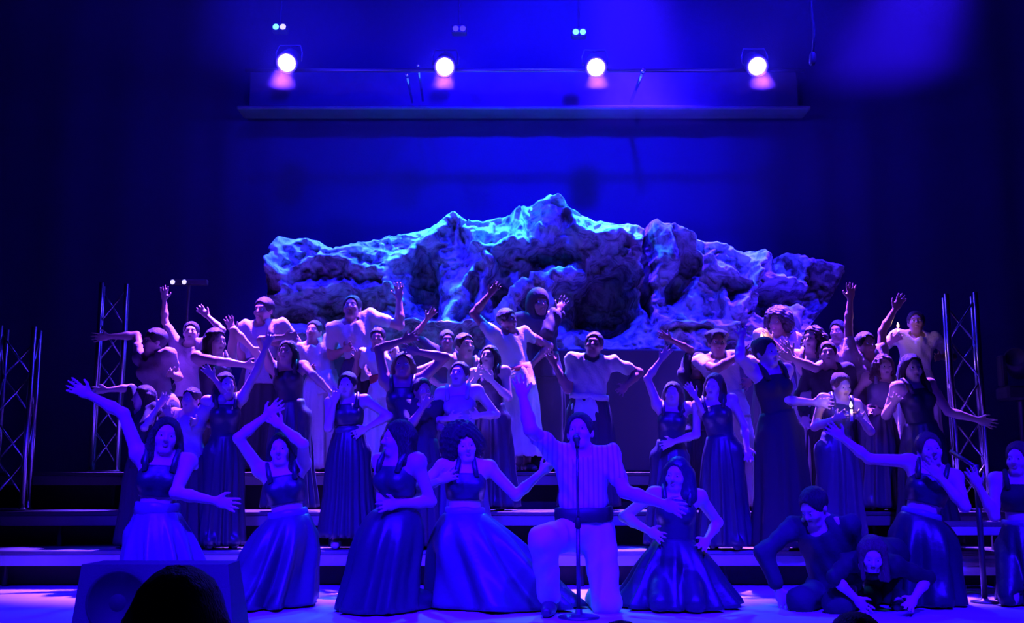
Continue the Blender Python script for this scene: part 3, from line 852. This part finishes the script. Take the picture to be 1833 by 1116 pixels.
            if hair == 'afro':
                Hs.ell(hp(-.015, -.05, .055), HF, (.150 * s, .120 * s, .135 * s), .04); Hs.ell(hp(.10, -.04, -.02), HF, (.06 * s, .07 * s, .09 * s), .05); Hs.ell(hp(-.105, -.04, -.03), HF, (.065 * s, .07 * s, .10 * s), .05); Hs.cone(hp(0, .12, -.05), hp(0, .3, -.15), .085 * s, .16 * s, .02, True)
            if hair == 'cap':
                Hs.ell(hp(0, -.02, .075), HF, (.115 * s, .125 * s, .05 * s), .02); Hs.cone(hp(-.05, .09, .05), hp(.05, .09, .05), .018 * s, .018 * s, .02)
            Hs.ell(hp(0, .082, -.036), HF, (.066 * s, .062 * s, .108 * s), .012, True)
            Hs.cone(hp(0, .13, -.06), hp(0, .25, -.15), .07 * s, .13 * s, .012, True)
        if hair == 'short':
            Hs.plane(hp(0, -.02, -.05), -HF[:, 2] * .95 + HF[:, 1] * .3)
        Hs.wr = lambda X, Y, Z: .0035 * np.sin(X * 190 + 3 * np.sin(Z * 22)) * np.sin(Y * 170 + 2 * np.sin(Z * 27 + X * 30)) + (.010 * np.sin(X * 75 + Z * 60) * np.sin(Y * 70 + Z * 85) if hair in ('afro', 'wavy') else 0)
        nm_ = 'hood' if hair == 'hood' else ('cap' if hair == 'cap' else ('veil' if hair == 'veil' else 'hair'))
        ps.append(link(nm_, Hs.mesh(nm_), M[hm], None, True))
    # ---- garments
    g = max(h * 1.25, .0125)
    def torso(S_, o, lower=True):
        S_.ell(c(0, .005, -.18), TF, ((rb * .93 + o) * s, (.098 + o) * s, (.165 + o) * s), .03)
        S_.ell(c(0, .005, -.35), TF, ((.112 + .028 * m + o) * s, (.083 + .017 * m + o) * s, .14 * s), .06)
        if lower: S_.ell(c(0, -.005, -.50), TF, ((.150 + o) * s, (.108 + o) * s, .13 * s), .06)
        if not m:
            for sd in (-1, 1): S_.ell(c(sd * .066, .078, -.19), TF, ((.056 + o) * s, (.052 + o) * s, (.056 + o) * s), .035)
    if top:
        kind, tm = top
        Ts = Sdf(g)
        if kind in ('crop', 'bodice', 'halter'):
            torso(Ts, .013, kind == 'bodice')
            Ts.plane(c(0, 0, -.085 if kind != 'halter' else -.10), U)
            Ts.plane(c(0, 0, -.29 if kind != 'bodice' else -.44), -U)
            bd = Ts.mesh('bodice')
            bo = link('bodice', bd, M[tm], None, True); ps.append(bo)
            for sd in (-1, 1):
                e0 = sd * (.085 if kind != 'halter' else .075); e1 = sd * (.10 if kind != 'halter' else .045)
                z_ = MB().tube([Vector(c(e0, .105, -.13)), Vector(c((e0 + e1) / 2, .085, -.055)), Vector(c(e1, .03, .012 if kind != 'halter' else .03)), Vector(c(e1, -.04, .008)), Vector(c(e1 * .9, -.10, -.11))], [.02 * s, .02 * s, .017 * s, .017 * s, .018 * s], 8).build('strap', M[tm], None, True)
                ps.append(z_)
        else:
            o = .016 if kind != 'robe' else .019
            torso(Ts, o)
            Ts.cone(c(0, -.005, -.045), c(0, -.005, -.06), .085 * s, .1 * s, .05)
            for sd, S_, E, Wp, D in arms:
                Ts.cone(c(0, -.01, -.05), S_, .055 * s, (.055 + o * .6) * s, .04)
                Ts.cone(c(sd * .08, 0, -.14), S_, .072 * s, (.054 + o * .6) * s, .04)
                e = S_ + (E - S_) * min(sleeve * 1.25, 1)
                Ts.cone(S_, e, (.056 + o * .7) * s, (.047 + o * .8) * s, .03)
                if sleeve > .85: Ts.cone(E, E + (Wp - E) * .8, (.046 + o * .7) * s, (.040 + o * .8) * s, .03)
            if kind in ('tunic', 'robe'): Ts.cone(c(0, 0, -.52), c(0, .01, -.64), .165 * s, .185 * s, .06)
            sd_ = RNG.random() * 6
            Ts.wr = lambda X, Y, Z: .007 * np.sin((X * A[0] + Y * A[1]) * 46 + 2.2 * np.sin(Z * 7 + sd_) + sd_) * np.sin(Z * 5 + X * 6 + sd_) + .004 * np.sin(X * 60 + Z * 38)
            Ts.ell(hp(0, .02, -.14), HF, (.075 * s, .09 * s, .05 * s), .02, True)
            Ts.plane(c(0, 0, -.46 if kind == 'shirt' else -.62), -U)
            ps.append(link('shirt' if kind == 'shirt' else kind, Ts.mesh(kind), M[tm], None, True))
    waist = c(0, 0, -.36)
    if low and low[0] == 'pants':
        Ps = Sdf(g)
        Ps.ell(c(0, -.005, -.49), TF, (.172 * s, .13 * s, .135 * s), .05)
        for H, K, An, fd in kl:
            Ps.cone(H, K, .110 * s, .088 * s, .05); Ps.cone(K, An + (K - An) * .12, .088 * s, .070 * s, .03)
        Ps.wr = lambda X, Y, Z: .006 * np.sin(X * 38 + 2 * np.sin(Z * 9)) * np.sin(Z * 26 + X * 9)
        if pose == 'stand' or lean < .1: Ps.plane(c(0, 0, -.38), U)
        ps.append(link('trousers', Ps.mesh('trousers'), M[low[1]], None, True))
    elif low and low[0] == 'skirt':
        sk = skirt or {}
        nr, ns = 30, 112
        wr_ = np.array((.135 + .03 * m, .105 + .015 * m)) * s * sk.get('wr', 1.0)
        off = sk.get('top', -.37); w0 = c(0, 0, off)
        if 'x' in sk:
            x0, x1, hy = sk['x']; dd = sk.get('d', d)
            e0 = npv(at(x0, hy, dd)); e1 = npv(at(x1, hy, dd)); hc_ = (e0 + e1) / 2; hr = np.array(((e1[0] - e0[0]) / 2, sk.get('dep', .32)))
            hz = sk.get('z', fz + .012)
        else:
            r0 = sk.get('r', .27) * s; hc_ = np.array((pv[0] + sk.get('dx', 0), pv[1] - sk.get('fwd', 0), 0)); hr = np.array((r0, r0 * .85)); hz = sk.get('z', fz + .03)
        bulge = sk.get('bulge', 0.035); pw = sk.get('p', 1.0); nf = sk.get('n', 13); fa_ = sk.get('fold', .10) * 1.6; tw = sk.get('tw', .5); ph = RNG.random() * 6.28
        th = np.linspace(0, 2 * math.pi, ns, endpoint=False)
        V = []
        for k in range(nr):
            t = k / (nr - 1)
            ce = w0[:2] + (hc_[:2] - w0[:2]) * (t ** pw)
            z = w0[2] + (hz - w0[2]) * t
            rr = wr_ + (hr - wr_) * (t ** sk.get('q', 1.0)) + bulge * s * math.sin(math.pi * min(t * 1.5, 1)) * (1 - t) * np.array((1, 1.1))
            amp = fa_ * min(1, t * 2.2) * (.55 + .45 * t)
            wv = np.sin(nf * th + ph + tw * t * 2 + 1.1 * np.sin(th * 2 + ph)) * .65 + np.sin((nf * 2 - 3) * th + ph * 2 - tw * t) * .3
            rad = 1 + amp * wv
            zz = z + (.018 * (wv + .6) * t if t < 1 else 0)
            if t > .985: zz = np.full(ns, hz) + .012 * np.maximum(wv, 0)
            if sk.get('axis', True):
                xs = ce[0] + rr[0] * rad * np.cos(th); ys = ce[1] + rr[1] * rad * np.sin(th)
            V.append(np.stack([xs, ys, zz + 0 * th], 1))
        # tilt the upper rings to the waist
        tilt = np.array(U); 
        for k in range(7):
            w = (1 - k / 7.0) ** 1.5; d_ = V[k] - np.array((w0[0], w0[1], 0)); V[k][:, 2] -= w * (d_[:, 0] * tilt[0] + d_[:, 1] * tilt[1]) / max(tilt[2], .5)
        for k in range(2, nr):                       # cloth rests on the legs, never inside them
            v_ = V[k]; ce = v_.mean(0)
            out_ = v_ - ce; out_[:, 2] = 0; out_ /= (np.linalg.norm(out_, axis=1)[:, None] + 1e-6)
            for it in range(7):
                sdm = np.full(ns, 9.0)
                for H, K, An, fd in kl:
                    toe = An + fd * .15 * s
                    for a_, b_, r1, r2 in ((H, K, .09, .062), (K, An, .062, .05), (An, toe, .05, .04)):
                        ab = b_ - a_; t_ = np.clip(((v_ - a_) @ ab) / (ab @ ab), 0, 1)
                        sdm = np.minimum(sdm, np.linalg.norm(v_ - a_ - t_[:, None] * ab, axis=1) - (r1 + (r2 - r1) * t_) * s)
                ad = np.where(sdm < .018, .018 - sdm + .004, 0)
                if ad.max() <= 0: break
                v_ += out_ * ad[:, None]
        V = np.concatenate(V); i0 = (np.arange(nr - 1)[:, None] * ns + np.arange(ns)[None]).ravel(); i1 = (np.arange(nr - 1)[:, None] * ns + (np.arange(ns)[None] + 1) % ns).ravel()
        F = np.stack([i0, i0 + ns, i1 + ns, i1], 1)
        so = link('skirt', raw_mesh('skirt', V, F), M[low[1]], None, True)
        sm = so.modifiers.new('cloth', 'SOLIDIFY'); sm.thickness = .006; sm.offset = -1
        ps.append(so)
    if belt:
        bm_, wv_, dz_ = belt if len(belt) == 3 else (belt[0], .05, 0)
        o = .014 if not top or top[0] in ('crop', 'bodice', 'halter') else .026
        rg = []
        for u_, e in ((-wv_, -.004), (-wv_ * .9, .006), (0, .010), (wv_ * .9, .006), (wv_, -.004)):
            rg.append([Vector(c((.122 + .03 * m + o + e) * math.cos(a), .005 + (.093 + .015 * m + o + e) * math.sin(a), -.375 + dz_ + u_ + .004 * math.sin(a * 5))) for a in np.linspace(0, 2 * math.pi, 40, endpoint=False)])
        ps.append(MB().loft(rg).build('sash' if bm_ in ('shine', 'cream', 'rust') else 'belt', M[bm_], None, True))
    if pose == 'stand' or low is None or low[0] == 'pants':
        shm = (extra or {}).get('shoe', 'shoe')
        for H, K, An, fd in kl:
            Ss = Sdf(.012)
            Ss.cone(An + np.array((0, 0, -.02 * s)) - fd * .038 * s, An + fd * .07 * s + np.array((0, 0, -.03 * s)), .046 * s, .044 * s, .03)
            toe = An + fd * .16 * s + np.array((0, 0, -.042 * s)); toe[2] = max(toe[2], fz + .034)
            Ss.cone(An + fd * .07 * s + np.array((0, 0, -.033 * s)), toe, .045 * s, .033 * s, .02)
            if fd[2] > -.05: Ss.plane((0, 0, fz + .004), np.array((0, 0, -1.0)))
            ps.append(link('shoe', Ss.mesh('shoe'), M[shm], None, True))
    adopt(root, *ps)
    tag(root, label, 'person', group)
    root['pv'] = 0; del root['pv']
    hands = {sd: (Wp, D) for sd, S, E, Wp, D in arms}
    return root, hands

def candle(hand, label, fm, up=(0, 0, 1), pos=None, ln=.10, energy=1.5):
    Wp, D = hand
    b = Vector(Wp + D * .06) if pos is None else Vector(pos)
    r = empty('candle', b); u = Vector(up).normalized()
    MB().tube([Vector((0, 0, 0)) - u * ln * .6, u * ln * .4], .012, 10).build('wax', M['wax'], r, True)
    MB().tube([u * ln * .4, u * (ln * .4 + .012)], .002, 5).build('wick', M['cable'], r, True)
    f = ln * .4 + .012
    MB().tube([u * f, u * (f + .012), u * (f + .028), u * (f + .055)], [.003, .012, .012, .001], 10).build('flame', M[fm], r, True)
    l = bpy.data.lights.new('candle_light', 'POINT'); l.energy = energy; l.color = (1.0, .55, .4); l.shadow_soft_size = .02
    lo = bpy.data.objects.new('candle_light', l); COL.objects.link(lo); lo.location = b + u * (f + .03) + Vector((0, -.03, 0))
    tag(r, label, 'candle', 'lit candles')
# ------------------------------------------------------------------ front row, kneeling on the stage floor
GF = 'performers kneeling on the stage floor'
GM = 'performers standing on the risers'
SK = ('skirt', 'satin')
person('kneeling woman pointing aside with a bent arm, behind the floor monitor', 7.0, 0, (297, 782), (282, 915), yaw=8, hd=(12, 4, 6), skin='skin_a', pose='kneel',
       L=(140, 697, .05, 205, 716, .0), R=(408, 902, .12, 350, 866, .1), top=('crop', 'navy'), low=('skirt', 'shine'), belt=('shine', .05, 0), hair='long', skirt=dict(x=(222, 400, 1088), dep=.36, n=11, fold=.14, p=1.2), group=GF)
person('kneeling woman with both arms curved above her head, skirt pooled aside', 7.8, 0, (503, 806), (516, 925), yaw=8, hd=(-8, 6, -4), skin='skin_a', pose='kneel',
       L=(492, 732, .05, 448, 810, .05), R=(490, 752, .12, 556, 832, .1), top=('crop', 'navy'), low=('skirt', 'satin'), belt=('shine', .04, 0), hair='long', skirt=dict(x=(395, 556, 1076), dep=.40, n=9, fold=.15, p=1.5, q=.7), group=GF)
person('kneeling woman in profile with a raised hand before her chest, long dark hair', 7.5, 0, (712, 786), (708, 930), yaw=-35, hd=(-35, 2, 0), s=1.03, skin='skin_b', pose='kneel',
       L=(745, 832, .16, 700, 895, .16), R=(690, 905, .10, 740, 890, .0), top=('crop', 'navy'), low=('skirt', 'navy'), belt=('satin', .05, 0), hair='long', skirt=dict(x=(604, 748, 1086), dep=.34, n=9, fold=.07, p=.9, q=.5), group=GF)
person('kneeling woman with big dark hair, one hand on her chest, other arm stretched out', 7.7, 0, (832, 798), (832, 920), yaw=4, hd=(10, 0, -8), skin='skin_a', pose='kneel',
       L=(806, 852, .16, 752, 878, .05), R=(985, 832, .05, 922, 868, .05), top=('halter', 'navy'), low=('skirt', 'satin'), belt=('shine', .035, 0), hair='afro', skirt=dict(x=(782, 1040, 1080), dep=.38, n=8, fold=.13, p=1.3, q=.8, tw=1.2), group=GF)
person('man in striped shirt and white trousers kneeling on one knee with one arm raised', 7.5, 0, (1038, 774), (1045, 925), yaw=6, hd=(-20, 14, -6), s=1.10, sex='m', skin='skin_b',
       pose=(('foot', 985, 1086, .22), 'kneel'), L=(932, 692, .05, 962, 755, .05), R=(1210, 910, .36, 1148, 862, .18), top=('shirt', 'stripe'), low=('pants', 'white'), belt=('belt', .045, -.04), hair='short', extra=dict(shoe='shoe'), sleeve=.5, group=GF)
person('veiled woman crouching low with one pale arm hanging, skirt spread wide', 7.7, 0, (1212, 850), (1208, 985), yaw=-6, hd=(-22, -4, 6), s=.97, skin='skin_a', pose='kneel',
       L=(1178, 960, .14, 1160, 930, .05), R=(1258, 978, .10, 1262, 930, .0), top=('bodice', 'navy'), low=('skirt', 'navy'), hair='veil', hm='navy', skirt=dict(x=(1106, 1320, 1082), dep=.36, n=10, fold=.12, p=1.0), group=GF)
person('dark-robed figure bent forward over the stage floor, leaning on one arm', 7.6, 0, (1457, 908), (1484, 1010), yaw=-30, hd=(-25, -30, 0), s=1.05, sex='m', skin='skin_b', pose='kneel', lean=.14,
       L=(1402, 1078, .12, 1366, 1010, .1), R=(1522, 1070, .1, 1535, 1010, -.1), top=('robe', 'robe'), low=('pants', 'robe'), hair='short', sleeve=1.0, group=GF)
person('person on hands and knees, head hanging and hair falling forward', 7.25, 0, (1561, 992), (1580, 992), yaw=-4, hd=(-8, -26, 4), s=.92, skin='skin_a', pose='kneel', lean=.45,
       L=(1546, 1086, .10, 1520, 1045, .1), R=(1628, 1084, .10, 1630, 1040, .0), top=('shirt', 'jet'), low=('pants', 'jet'), hair='drop', hm='hair_b', sleeve=.8, group=GF)
person('kneeling woman with one hand at her face and other arm stretched far aside', 7.85, 0, (1664, 806), (1650, 925), yaw=-14, hd=(8, 6, -8), s=1.03, skin='skin_a', pose='kneel',
       L=(1492, 772, .05, 1570, 822, .0), R=(1668, 838, .16, 1728, 882, .05), top=('crop', 'navy'), low=('skirt', 'navy'), belt=('shine', .035, 0), hair='bun', hm='hair_b', skirt=dict(x=(1582, 1722, 1078), dep=.30, n=8, fold=.13, p=1.0, q=.6), group=GF)
person('woman at the picture edge by the handrail, one arm held out', 7.9, 0, (1823, 822), (1830, 930), yaw=-24, hd=(-20, 2, 0), skin='skin_a', pose='kneel',
       L=(1742, 852, .10, 1790, 878, .0), R=None, top=('crop', 'jet'), low=('skirt', 'navy'), belt=('shine', .03, 0), hair='bun', hm='hair_b', skirt=dict(x=(1792, 1900, 1074), dep=.3, n=10, fold=.08), group=GF)

# ------------------------------------------------------------------ lowest riser
person('woman in a long dark dress with one arm lifted high, behind the floor monitor', 9.22, 1, (404, 690), (402, 790), yaw=20, hd=(15, 6, 0), skin='skin_a',
       L=(345, 756, .10, 355, 800, -.05), R=(488, 594, .02, 462, 662, .0), top=('bodice', 'navy'), low=('skirt', 'navy'), hair='long', skirt=dict(r=.22, n=14, fold=.10), group=GM)
person('dim figure with a pale forearm reaching towards the truss', 9.32, 1, (256, 712), (262, 800), yaw=-40, hd=(-20, 0, 0), skin='skin_a',
       L=(176, 700, .05, 222, 716, .0), R=(292, 716, .12, 270, 745, .1), top=('robe', 'robe'), low=('skirt', 'robe'), hair='long', sleeve=.7, group=GM)
person('short figure with hands lifted beside the face, between two kneeling women', 9.2, 1, (342, 716), (338, 810), yaw=-10, hd=(-10, 4, 0), skin='skin_b',
       L=(300, 738, .12, 310, 790, .1), R=(372, 665, .05, 375, 730, .0), top=('tunic', 'mauve'), low=('skirt', 'robe'), hair='short', group=GM)
person('woman in a long pleated dark dress with bare shoulders and pale shoes', 9.25, 1, (622, 690), (626, 790), yaw=6, hd=(-14, 0, 0), skin='skin_a',
       L=(602, 706, .12, 590, 752, .1), R=(642, 775, .12, 694, 752, .05), top=('crop', 'navy'), low=('skirt', 'navy'), belt=('satin', .04, .03), hair='bun', skirt=dict(r=.27, n=22, fold=.09, top=-.30, z=.395), extra=dict(shoe='shoe_pale'), group=GM)
person('woman framing her head with both bent arms, in a dark dress', 9.42, 1, (722, 656), (722, 760), yaw=0, hd=(0, 10, 0), skin='skin_c',
       L=(738, 604, .08, 690, 612, .0), R=(732, 627, .14, 780, 612, .1), top=('bodice', 'navy'), low=('skirt', 'navy'), hair='long', group=GM)
person('shadowed figure with one forearm lit and fist lifted, behind the big-haired woman', 9.25, 1, (756, 700), (752, 790), yaw=15, hd=(10, 0, 0), skin='skin_c',
       L=(766, 716, .22, 740, 770, .2), R=(790, 766, .1, 770, 775, .0), top=('robe', 'robe'), low=('skirt', 'robe'), hair='short', sex='m', group=GM)
person('woman in a pale lilac bodice with folded arms behind the big-haired woman', 9.3, 1, (822, 672), (826, 770), yaw=-8, hd=(-6, 16, 0), skin='skin_a',
       L=(818, 748, .16, 790, 735, .05), R=(846, 745, .16, 862, 738, .05), top=('bodice', 'mauve'), low=('skirt', 'satin'), hair='bun', hm='hair_b', group=GM)
person('woman with one arm looped over her head, behind the crouching veiled woman', 9.3, 1, (1204, 706), (1200, 800), yaw=-8, hd=(-5, 4, 0), skin='skin_b',
       L=(1192, 632, .0, 1160, 670, .0), R=(1236, 698, .1, 1240, 750, .0), top=('bodice', 'navy'), low=('skirt', 'navy'), hair='long', group=GM)
person('woman in a long dark dress reaching one pale arm down over the veiled woman', 9.15, 1, (1278, 692), (1292, 790), yaw=-18, hd=(-10, 0, 6), skin='skin_a',
       L=(1192, 796, .10, 1258, 752, .0), R=None, top=('bodice', 'navy'), low=('skirt', 'navy'), hair='long', hm='hair_b', skirt=dict(r=.25, n=14, fold=.10), group=GM)
person('tall woman in a black dress, arm stretched down to one side', 9.1, 1, (1372, 632), (1392, 745), yaw=20, hd=(10, 4, -6), skin='skin_a',
       L=(1328, 592, .02, 1338, 660, .1), R=(1474, 722, .10, 1430, 690, .05), top=('bodice', 'jet'), low=('skirt', 'jet'), hair='bun', skirt=dict(r=.27, n=9, fold=.05), group=GM)
_, hnd = person('woman gazing down at a glowing candle cupped in her hands', 9.2, 1, (1506, 692), (1496, 790), yaw=6, hd=(8, -12, 0), skin='skin_a',
       L=(1508, 744, .22, 1468, 765, .05), R=(1534, 742, .22, 1556, 770, .05), top=('bodice', 'satin'), low=('skirt', 'satin'), hair='bun', hm='hair_b', skirt=dict(r=.24, n=9, fold=.13), group=GM)
candle(hnd[1], 'glowing white candle cupped in a standing woman\'s hands', 'glow', pos=at(1524, 742, 8.94), energy=.5)
person('woman in a dark dress holding one forearm out towards the truss', 9.35, 1, (1632, 660), (1648, 760), yaw=14, hd=(-10, 0, 0), skin='skin_a',
       L=(1606, 712, .14, 1590, 760, .05), R=(1768, 757, .06, 1704, 738, .0), top=('bodice', 'navy'), low=('skirt', 'navy'), hair='long', group=GM)

# ------------------------------------------------------------------ middle riser
person('figure with one bare arm stretched out to the truss, pale top', 10.0, 2, (276, 612), (284, 710), yaw=-25, hd=(-30, 4, 0), skin='skin_b',
       L=(178, 604, .02, 232, 628, .0), R=(302, 668, .12, 312, 690, .0), top=('tunic', 'mauve'), low=('skirt', 'robe'), hair='short', sleeve=.35, group=GM)
person('dark-haired figure reaching both forearms across towards the raised arm', 9.8, 2, (386, 612), (382, 710), yaw=42, hd=(10, 0, 0), skin='skin_a',
       L=(455, 656, .18, 412, 650, .15), R=(462, 636, -.05, 425, 600, -.05), top=('bodice', 'navy'), low=('skirt', 'navy'), hair='long', group=GM)
person('woman in a dark dress, one hand above her brow, other arm swept down', 9.7, 2, (514, 632), (522, 740), yaw=0, hd=(-8, 8, 0), skin='skin_b',
       L=(524, 602, .10, 480, 616, .05), R=(602, 714, .08, 560, 672, .05), top=('bodice', 'navy'), low=('skirt', 'navy'), hair='long', skirt=dict(r=.26, n=14, fold=.1), group=GM)
person('dark-haired figure with a long bent arm reaching past the woman beside', 10.1, 2, (832, 620), (822, 720), yaw=12, hd=(20, 8, 0), skin='skin_a',
       L=(800, 700, .1, 790, 670, .05), R=(910, 672, .16, 872, 700, .12), top=('bodice', 'mauve'), low=('skirt', 'satin'), hair='short', group=GM)
person('woman with hands at her chin, dark hair and dark dress, beside the cream robe', 9.85, 2, (876, 640), (880, 745), yaw=-14, hd=(-6, 12, 0), skin='skin_a',
       L=(860, 664, .16, 838, 700, .1), R=(870, 672, .18, 905, 715, .1), top=('bodice', 'navy'), low=('skirt', 'navy'), hair='long', group=GM)
person('man in a pale short-sleeved top with a knotted white sash, one hand held open', 10.0, 2, (1063, 618), (1054, 715), yaw=-4, hd=(-6, 12, 6), sex='m', skin='skin_c',
       L=(986, 640, .05, 1024, 690, .05), R=(1112, 700, .10, 1112, 668, .0), top=('tunic', 'cream'), low=('skirt', 'robe'), belt=('cream', .03, -.02), hair='short', sleeve=.5, group=GM)
person('shadowed figure lifting one dark arm against the rock foot', 10.15, 2, (1250, 652), (1252, 750), yaw=-8, hd=(-20, 4, 0), skin='skin_d',
       L=(1188, 602, .02, 1222, 645, .0), R=None, top=('tunic', 'robe'), low=('skirt', 'robe'), hair='short', group=GM)
person('person in a dark flat cap with a forearm held across, pale tunic', 10.1, 2, (1284, 614), (1300, 710), yaw=10, hd=(-10, 0, 0), sex='m', skin='skin_c',
       L=(1335, 630, .2, 1280, 650, .15), R=(1335, 690, .1, 1340, 660, .0), top=('tunic', 'cream'), low=('skirt', 'cream'), hair='cap', sleeve=.4, group=GM)
person('woman with dark loose hair and both forearms held out, pale bodice', 10.05, 2, (1456, 608), (1452, 705), yaw=-28, hd=(-20, 4, 0), skin='skin_a',
       L=(1408, 620, .14, 1430, 650, .1), R=(1402, 636, .25, 1450, 660, .2), top=('bodice', 'mauve'), low=('skirt', 'cream'), hair='wavy', group=GM)
person('man in dark cloth with a lit brow, before the straight raised arm', 9.9, 2, (1482, 634), (1484, 730), yaw=-6, hd=(-10, 8, 0), sex='m', skin='skin_a',
       L=None, R=(1500, 690, .14, 1520, 720, .0), top=('robe', 'robe'), low=('skirt', 'robe'), hair='short', sleeve=.95, group=GM)
person('dark-haired figure raising both arms high, one straight, one bent', 10.0, 2, (1550, 618), (1540, 720), yaw=4, hd=(10, 6, 0), skin='skin_c',
       L=(1523, 516, .0, 1520, 570, .0), R=(1610, 540, .02, 1592, 588, .0), top=('tunic', 'mauve'), low=('skirt', 'robe'), hair='short', sleeve=.35, group=GM)
person('curly-haired woman in a bright blue dress, hands folded low', 9.75, 2, (1582, 656), (1570, 750), yaw=-6, hd=(10, -6, 0), skin='skin_a',
       L=(1556, 736, .14, 1545, 700, .0), R=(1566, 738, .14, 1600, 710, .0), top=('bodice', 'shine'), low=('skirt', 'satin'), hair='wavy', hm='hair_b', group=GM)

# ------------------------------------------------------------------ highest riser
person('person in a pale tunic with one arm straight up and one above the head', 10.5, 3, (342, 596), (340, 690), yaw=4, hd=(6, 8, 0), skin='skin_a',
       L=(294, 524, .0, 290, 580, .0), R=(363, 558, .06, 378, 600, .05), top=('tunic', 'mauve'), low=('skirt', 'robe'), hair='short', group=GM)
person('tall dim man behind the raised arms, hands lifted before him', 10.9, 3, (472, 556), (470, 655), yaw=-10, hd=(-10, 0, 0), sex='m', skin='skin_c',
       L=(412, 580, .08, 432, 625, .05), R=(486, 612, .14, 510, 630, .05), top=('tunic', 'mauve'), low=('skirt', 'robe'), hair='short', group=GM)
person('man in a cream tunic looking aside, one elbow lifted, below the rock slope', 11.0, 3, (562, 594), (580, 690), yaw=16, hd=(-30, 10, 0), sex='m', skin='skin_c',
       L=(560, 660, .1, 540, 650, .0), R=(622, 584, .02, 634, 622, .0), top=('tunic', 'cream'), low=('skirt', 'cream'), hair='short', sleeve=.6, group=GM)
person('tall man in a cream tunic throwing one arm up against the rock', 10.85, 3, (630, 552), (650, 650), yaw=10, hd=(-14, 16, 0), sex='m', skin='skin_c',
       L=(626, 622, .1, 606, 610, .0), R=(714, 520, .0, 692, 565, .0), top=('tunic', 'cream'), low=('skirt', 'robe'), hair='short', sleeve=.45, group=GM)
person('person in a white tunic with a rust sash, one forearm pointing across', 10.6, 3, (676, 606), (688, 690), yaw=8, hd=(-10, 0, 0), skin='skin_c',
       L=(640, 632, .1, 640, 650, .0), R=(704, 632, .14, 718, 662, .1), top=('tunic', 'white'), low=('skirt', 'white'), belt=('rust', .05, 0), hair='short', sleeve=.35, group=GM)
person('shadowed figure with one thin dark arm up, before the rock ledge', 10.95, 3, (800, 610), (796, 700), yaw=4, hd=(6, 0, 0), skin='skin_d',
       L=(772, 562, .02, 770, 612, .0), R=None, top=('tunic', 'robe'), low=('skirt', 'robe'), hair='short', group=GM)
person('person in a long cream robe twisting away, one dark arm straight up', 10.45, 3, (908, 574), (924, 672), yaw=26, hd=(30, 4, 0), sex='m', skin='skin_d',
       L=(886, 516, -.02, 878, 565, -.02), R=(945, 660, .05, 962, 630, .0), top=('tunic', 'cream'), low=('skirt', 'cream'), belt=('rust', .03, -.05), hair='short', sleeve=.3, skirt=dict(r=.22, n=8, fold=.08, z=1.10, dx=.06), group=GM)
person('hooded figure in a long black robe with one lit forearm curved up', 10.8, 3, (964, 543), (968, 640), yaw=12, hd=(10, 0, 0), sex='m', skin='skin_d',
       L=None, R=(1006, 545, .10, 992, 572, .1), top=('robe', 'jet'), low=('skirt', 'jet'), hair='hood', hm='jet', sleeve=.9, skirt=dict(r=.24, n=7, fold=.05), group=GM)
_, hnd = person('dark-haired man in a mauve tunic before the rounded boulder', 10.65, 3, (1392, 578), (1386, 670), yaw=-10, hd=(-30, 0, 0), sex='m', skin='skin_c',
       L=(1362, 640, .2, 1350, 665, .1), R=(1372, 600, .2, 1420, 640, .1), top=('tunic', 'mauve'), low=('skirt', 'robe'), hair='afro', group=GM)
candle(hnd[-1], 'small glowing candle held up before the mauve tunic', 'glow', pos=at(1364, 617, 10.40), energy=.35)
person('small figure far behind the raised arms, face turned aside', 11.2, 3, (1500, 594), (1504, 690), yaw=-20, hd=(-20, 0, 0), skin='skin_c',
       L=None, R=None, top=('tunic', 'mauve'), low=('skirt', 'robe'), hair='short', group=GM)
_, hnd = person('tall person in a cream tunic beside the truss, candle by the shoulder', 10.4, 3, (1640, 578), (1636, 672), yaw=-8, hd=(-10, 10, 0), sex='m', skin='skin_c',
       L=(1607, 604, .22, 1562, 634, .05), R=(1676, 640, .1, 1690, 640, .0), top=('tunic', 'cream'), low=('skirt', 'cream'), hair='short', sleeve=.6, group=GM)
candle(hnd[-1], 'small orange candle flame by the cream tunic shoulder', 'flame', pos=at(1608, 594, 10.16), ln=.06, energy=.35)

# ------------------------------------------------------------------ heads of the audience, seen from behind
L_Z['hall'] = -0.9
GA = 'audience members seen from behind'
for lab, dd, hx, hy, hr, sc_ in (('dark silhouetted audience member before the floor monitor', 2.15, 322, 1134, 'long', .98), ('dark silhouetted audience head below the crouching robed figure', 3.0, 1532, 1172, 'short', .86), ('dark head top of an audience member just below the microphone base', 3.0, 1112, 1186, 'short', .84)):
    person(lab, dd, 'hall', (hx, hy), (hx, hy + 300), yaw=180, hd=(0, 0, 0), s=sc_, skin='skin_c', top=('shirt', 'jet'), low=('pants', 'jet'), hair=hr, hm='hair', h=.0125, group=GA)

# ------------------------------------------------------------------ haze that fills the air over the stage
hz = MB().box((-9.4, 8.6, 5.2), (9.4, 12.78, 10.1)).build('haze', None)
hm_ = bpy.data.materials.new('stage_haze'); hm_.use_nodes = True
nt = hm_.node_tree; nt.nodes.clear()
out = nt.nodes.new('ShaderNodeOutputMaterial'); vs = nt.nodes.new('ShaderNodeVolumeScatter')
vs.inputs['Color'].default_value = (0.7, 0.6, 1, 1); vs.inputs['Density'].default_value = 0.03; vs.inputs['Anisotropy'].default_value = 0.2  # smoke itself is neutral; the blue of the light is put into its colour
nt.links.new(vs.outputs[0], out.inputs['Volume'])
hz.data.materials.append(hm_)
hz['kind'] = 'stuff'; tag(hz, 'thin haze tinted with the blue of the stage light', 'haze')
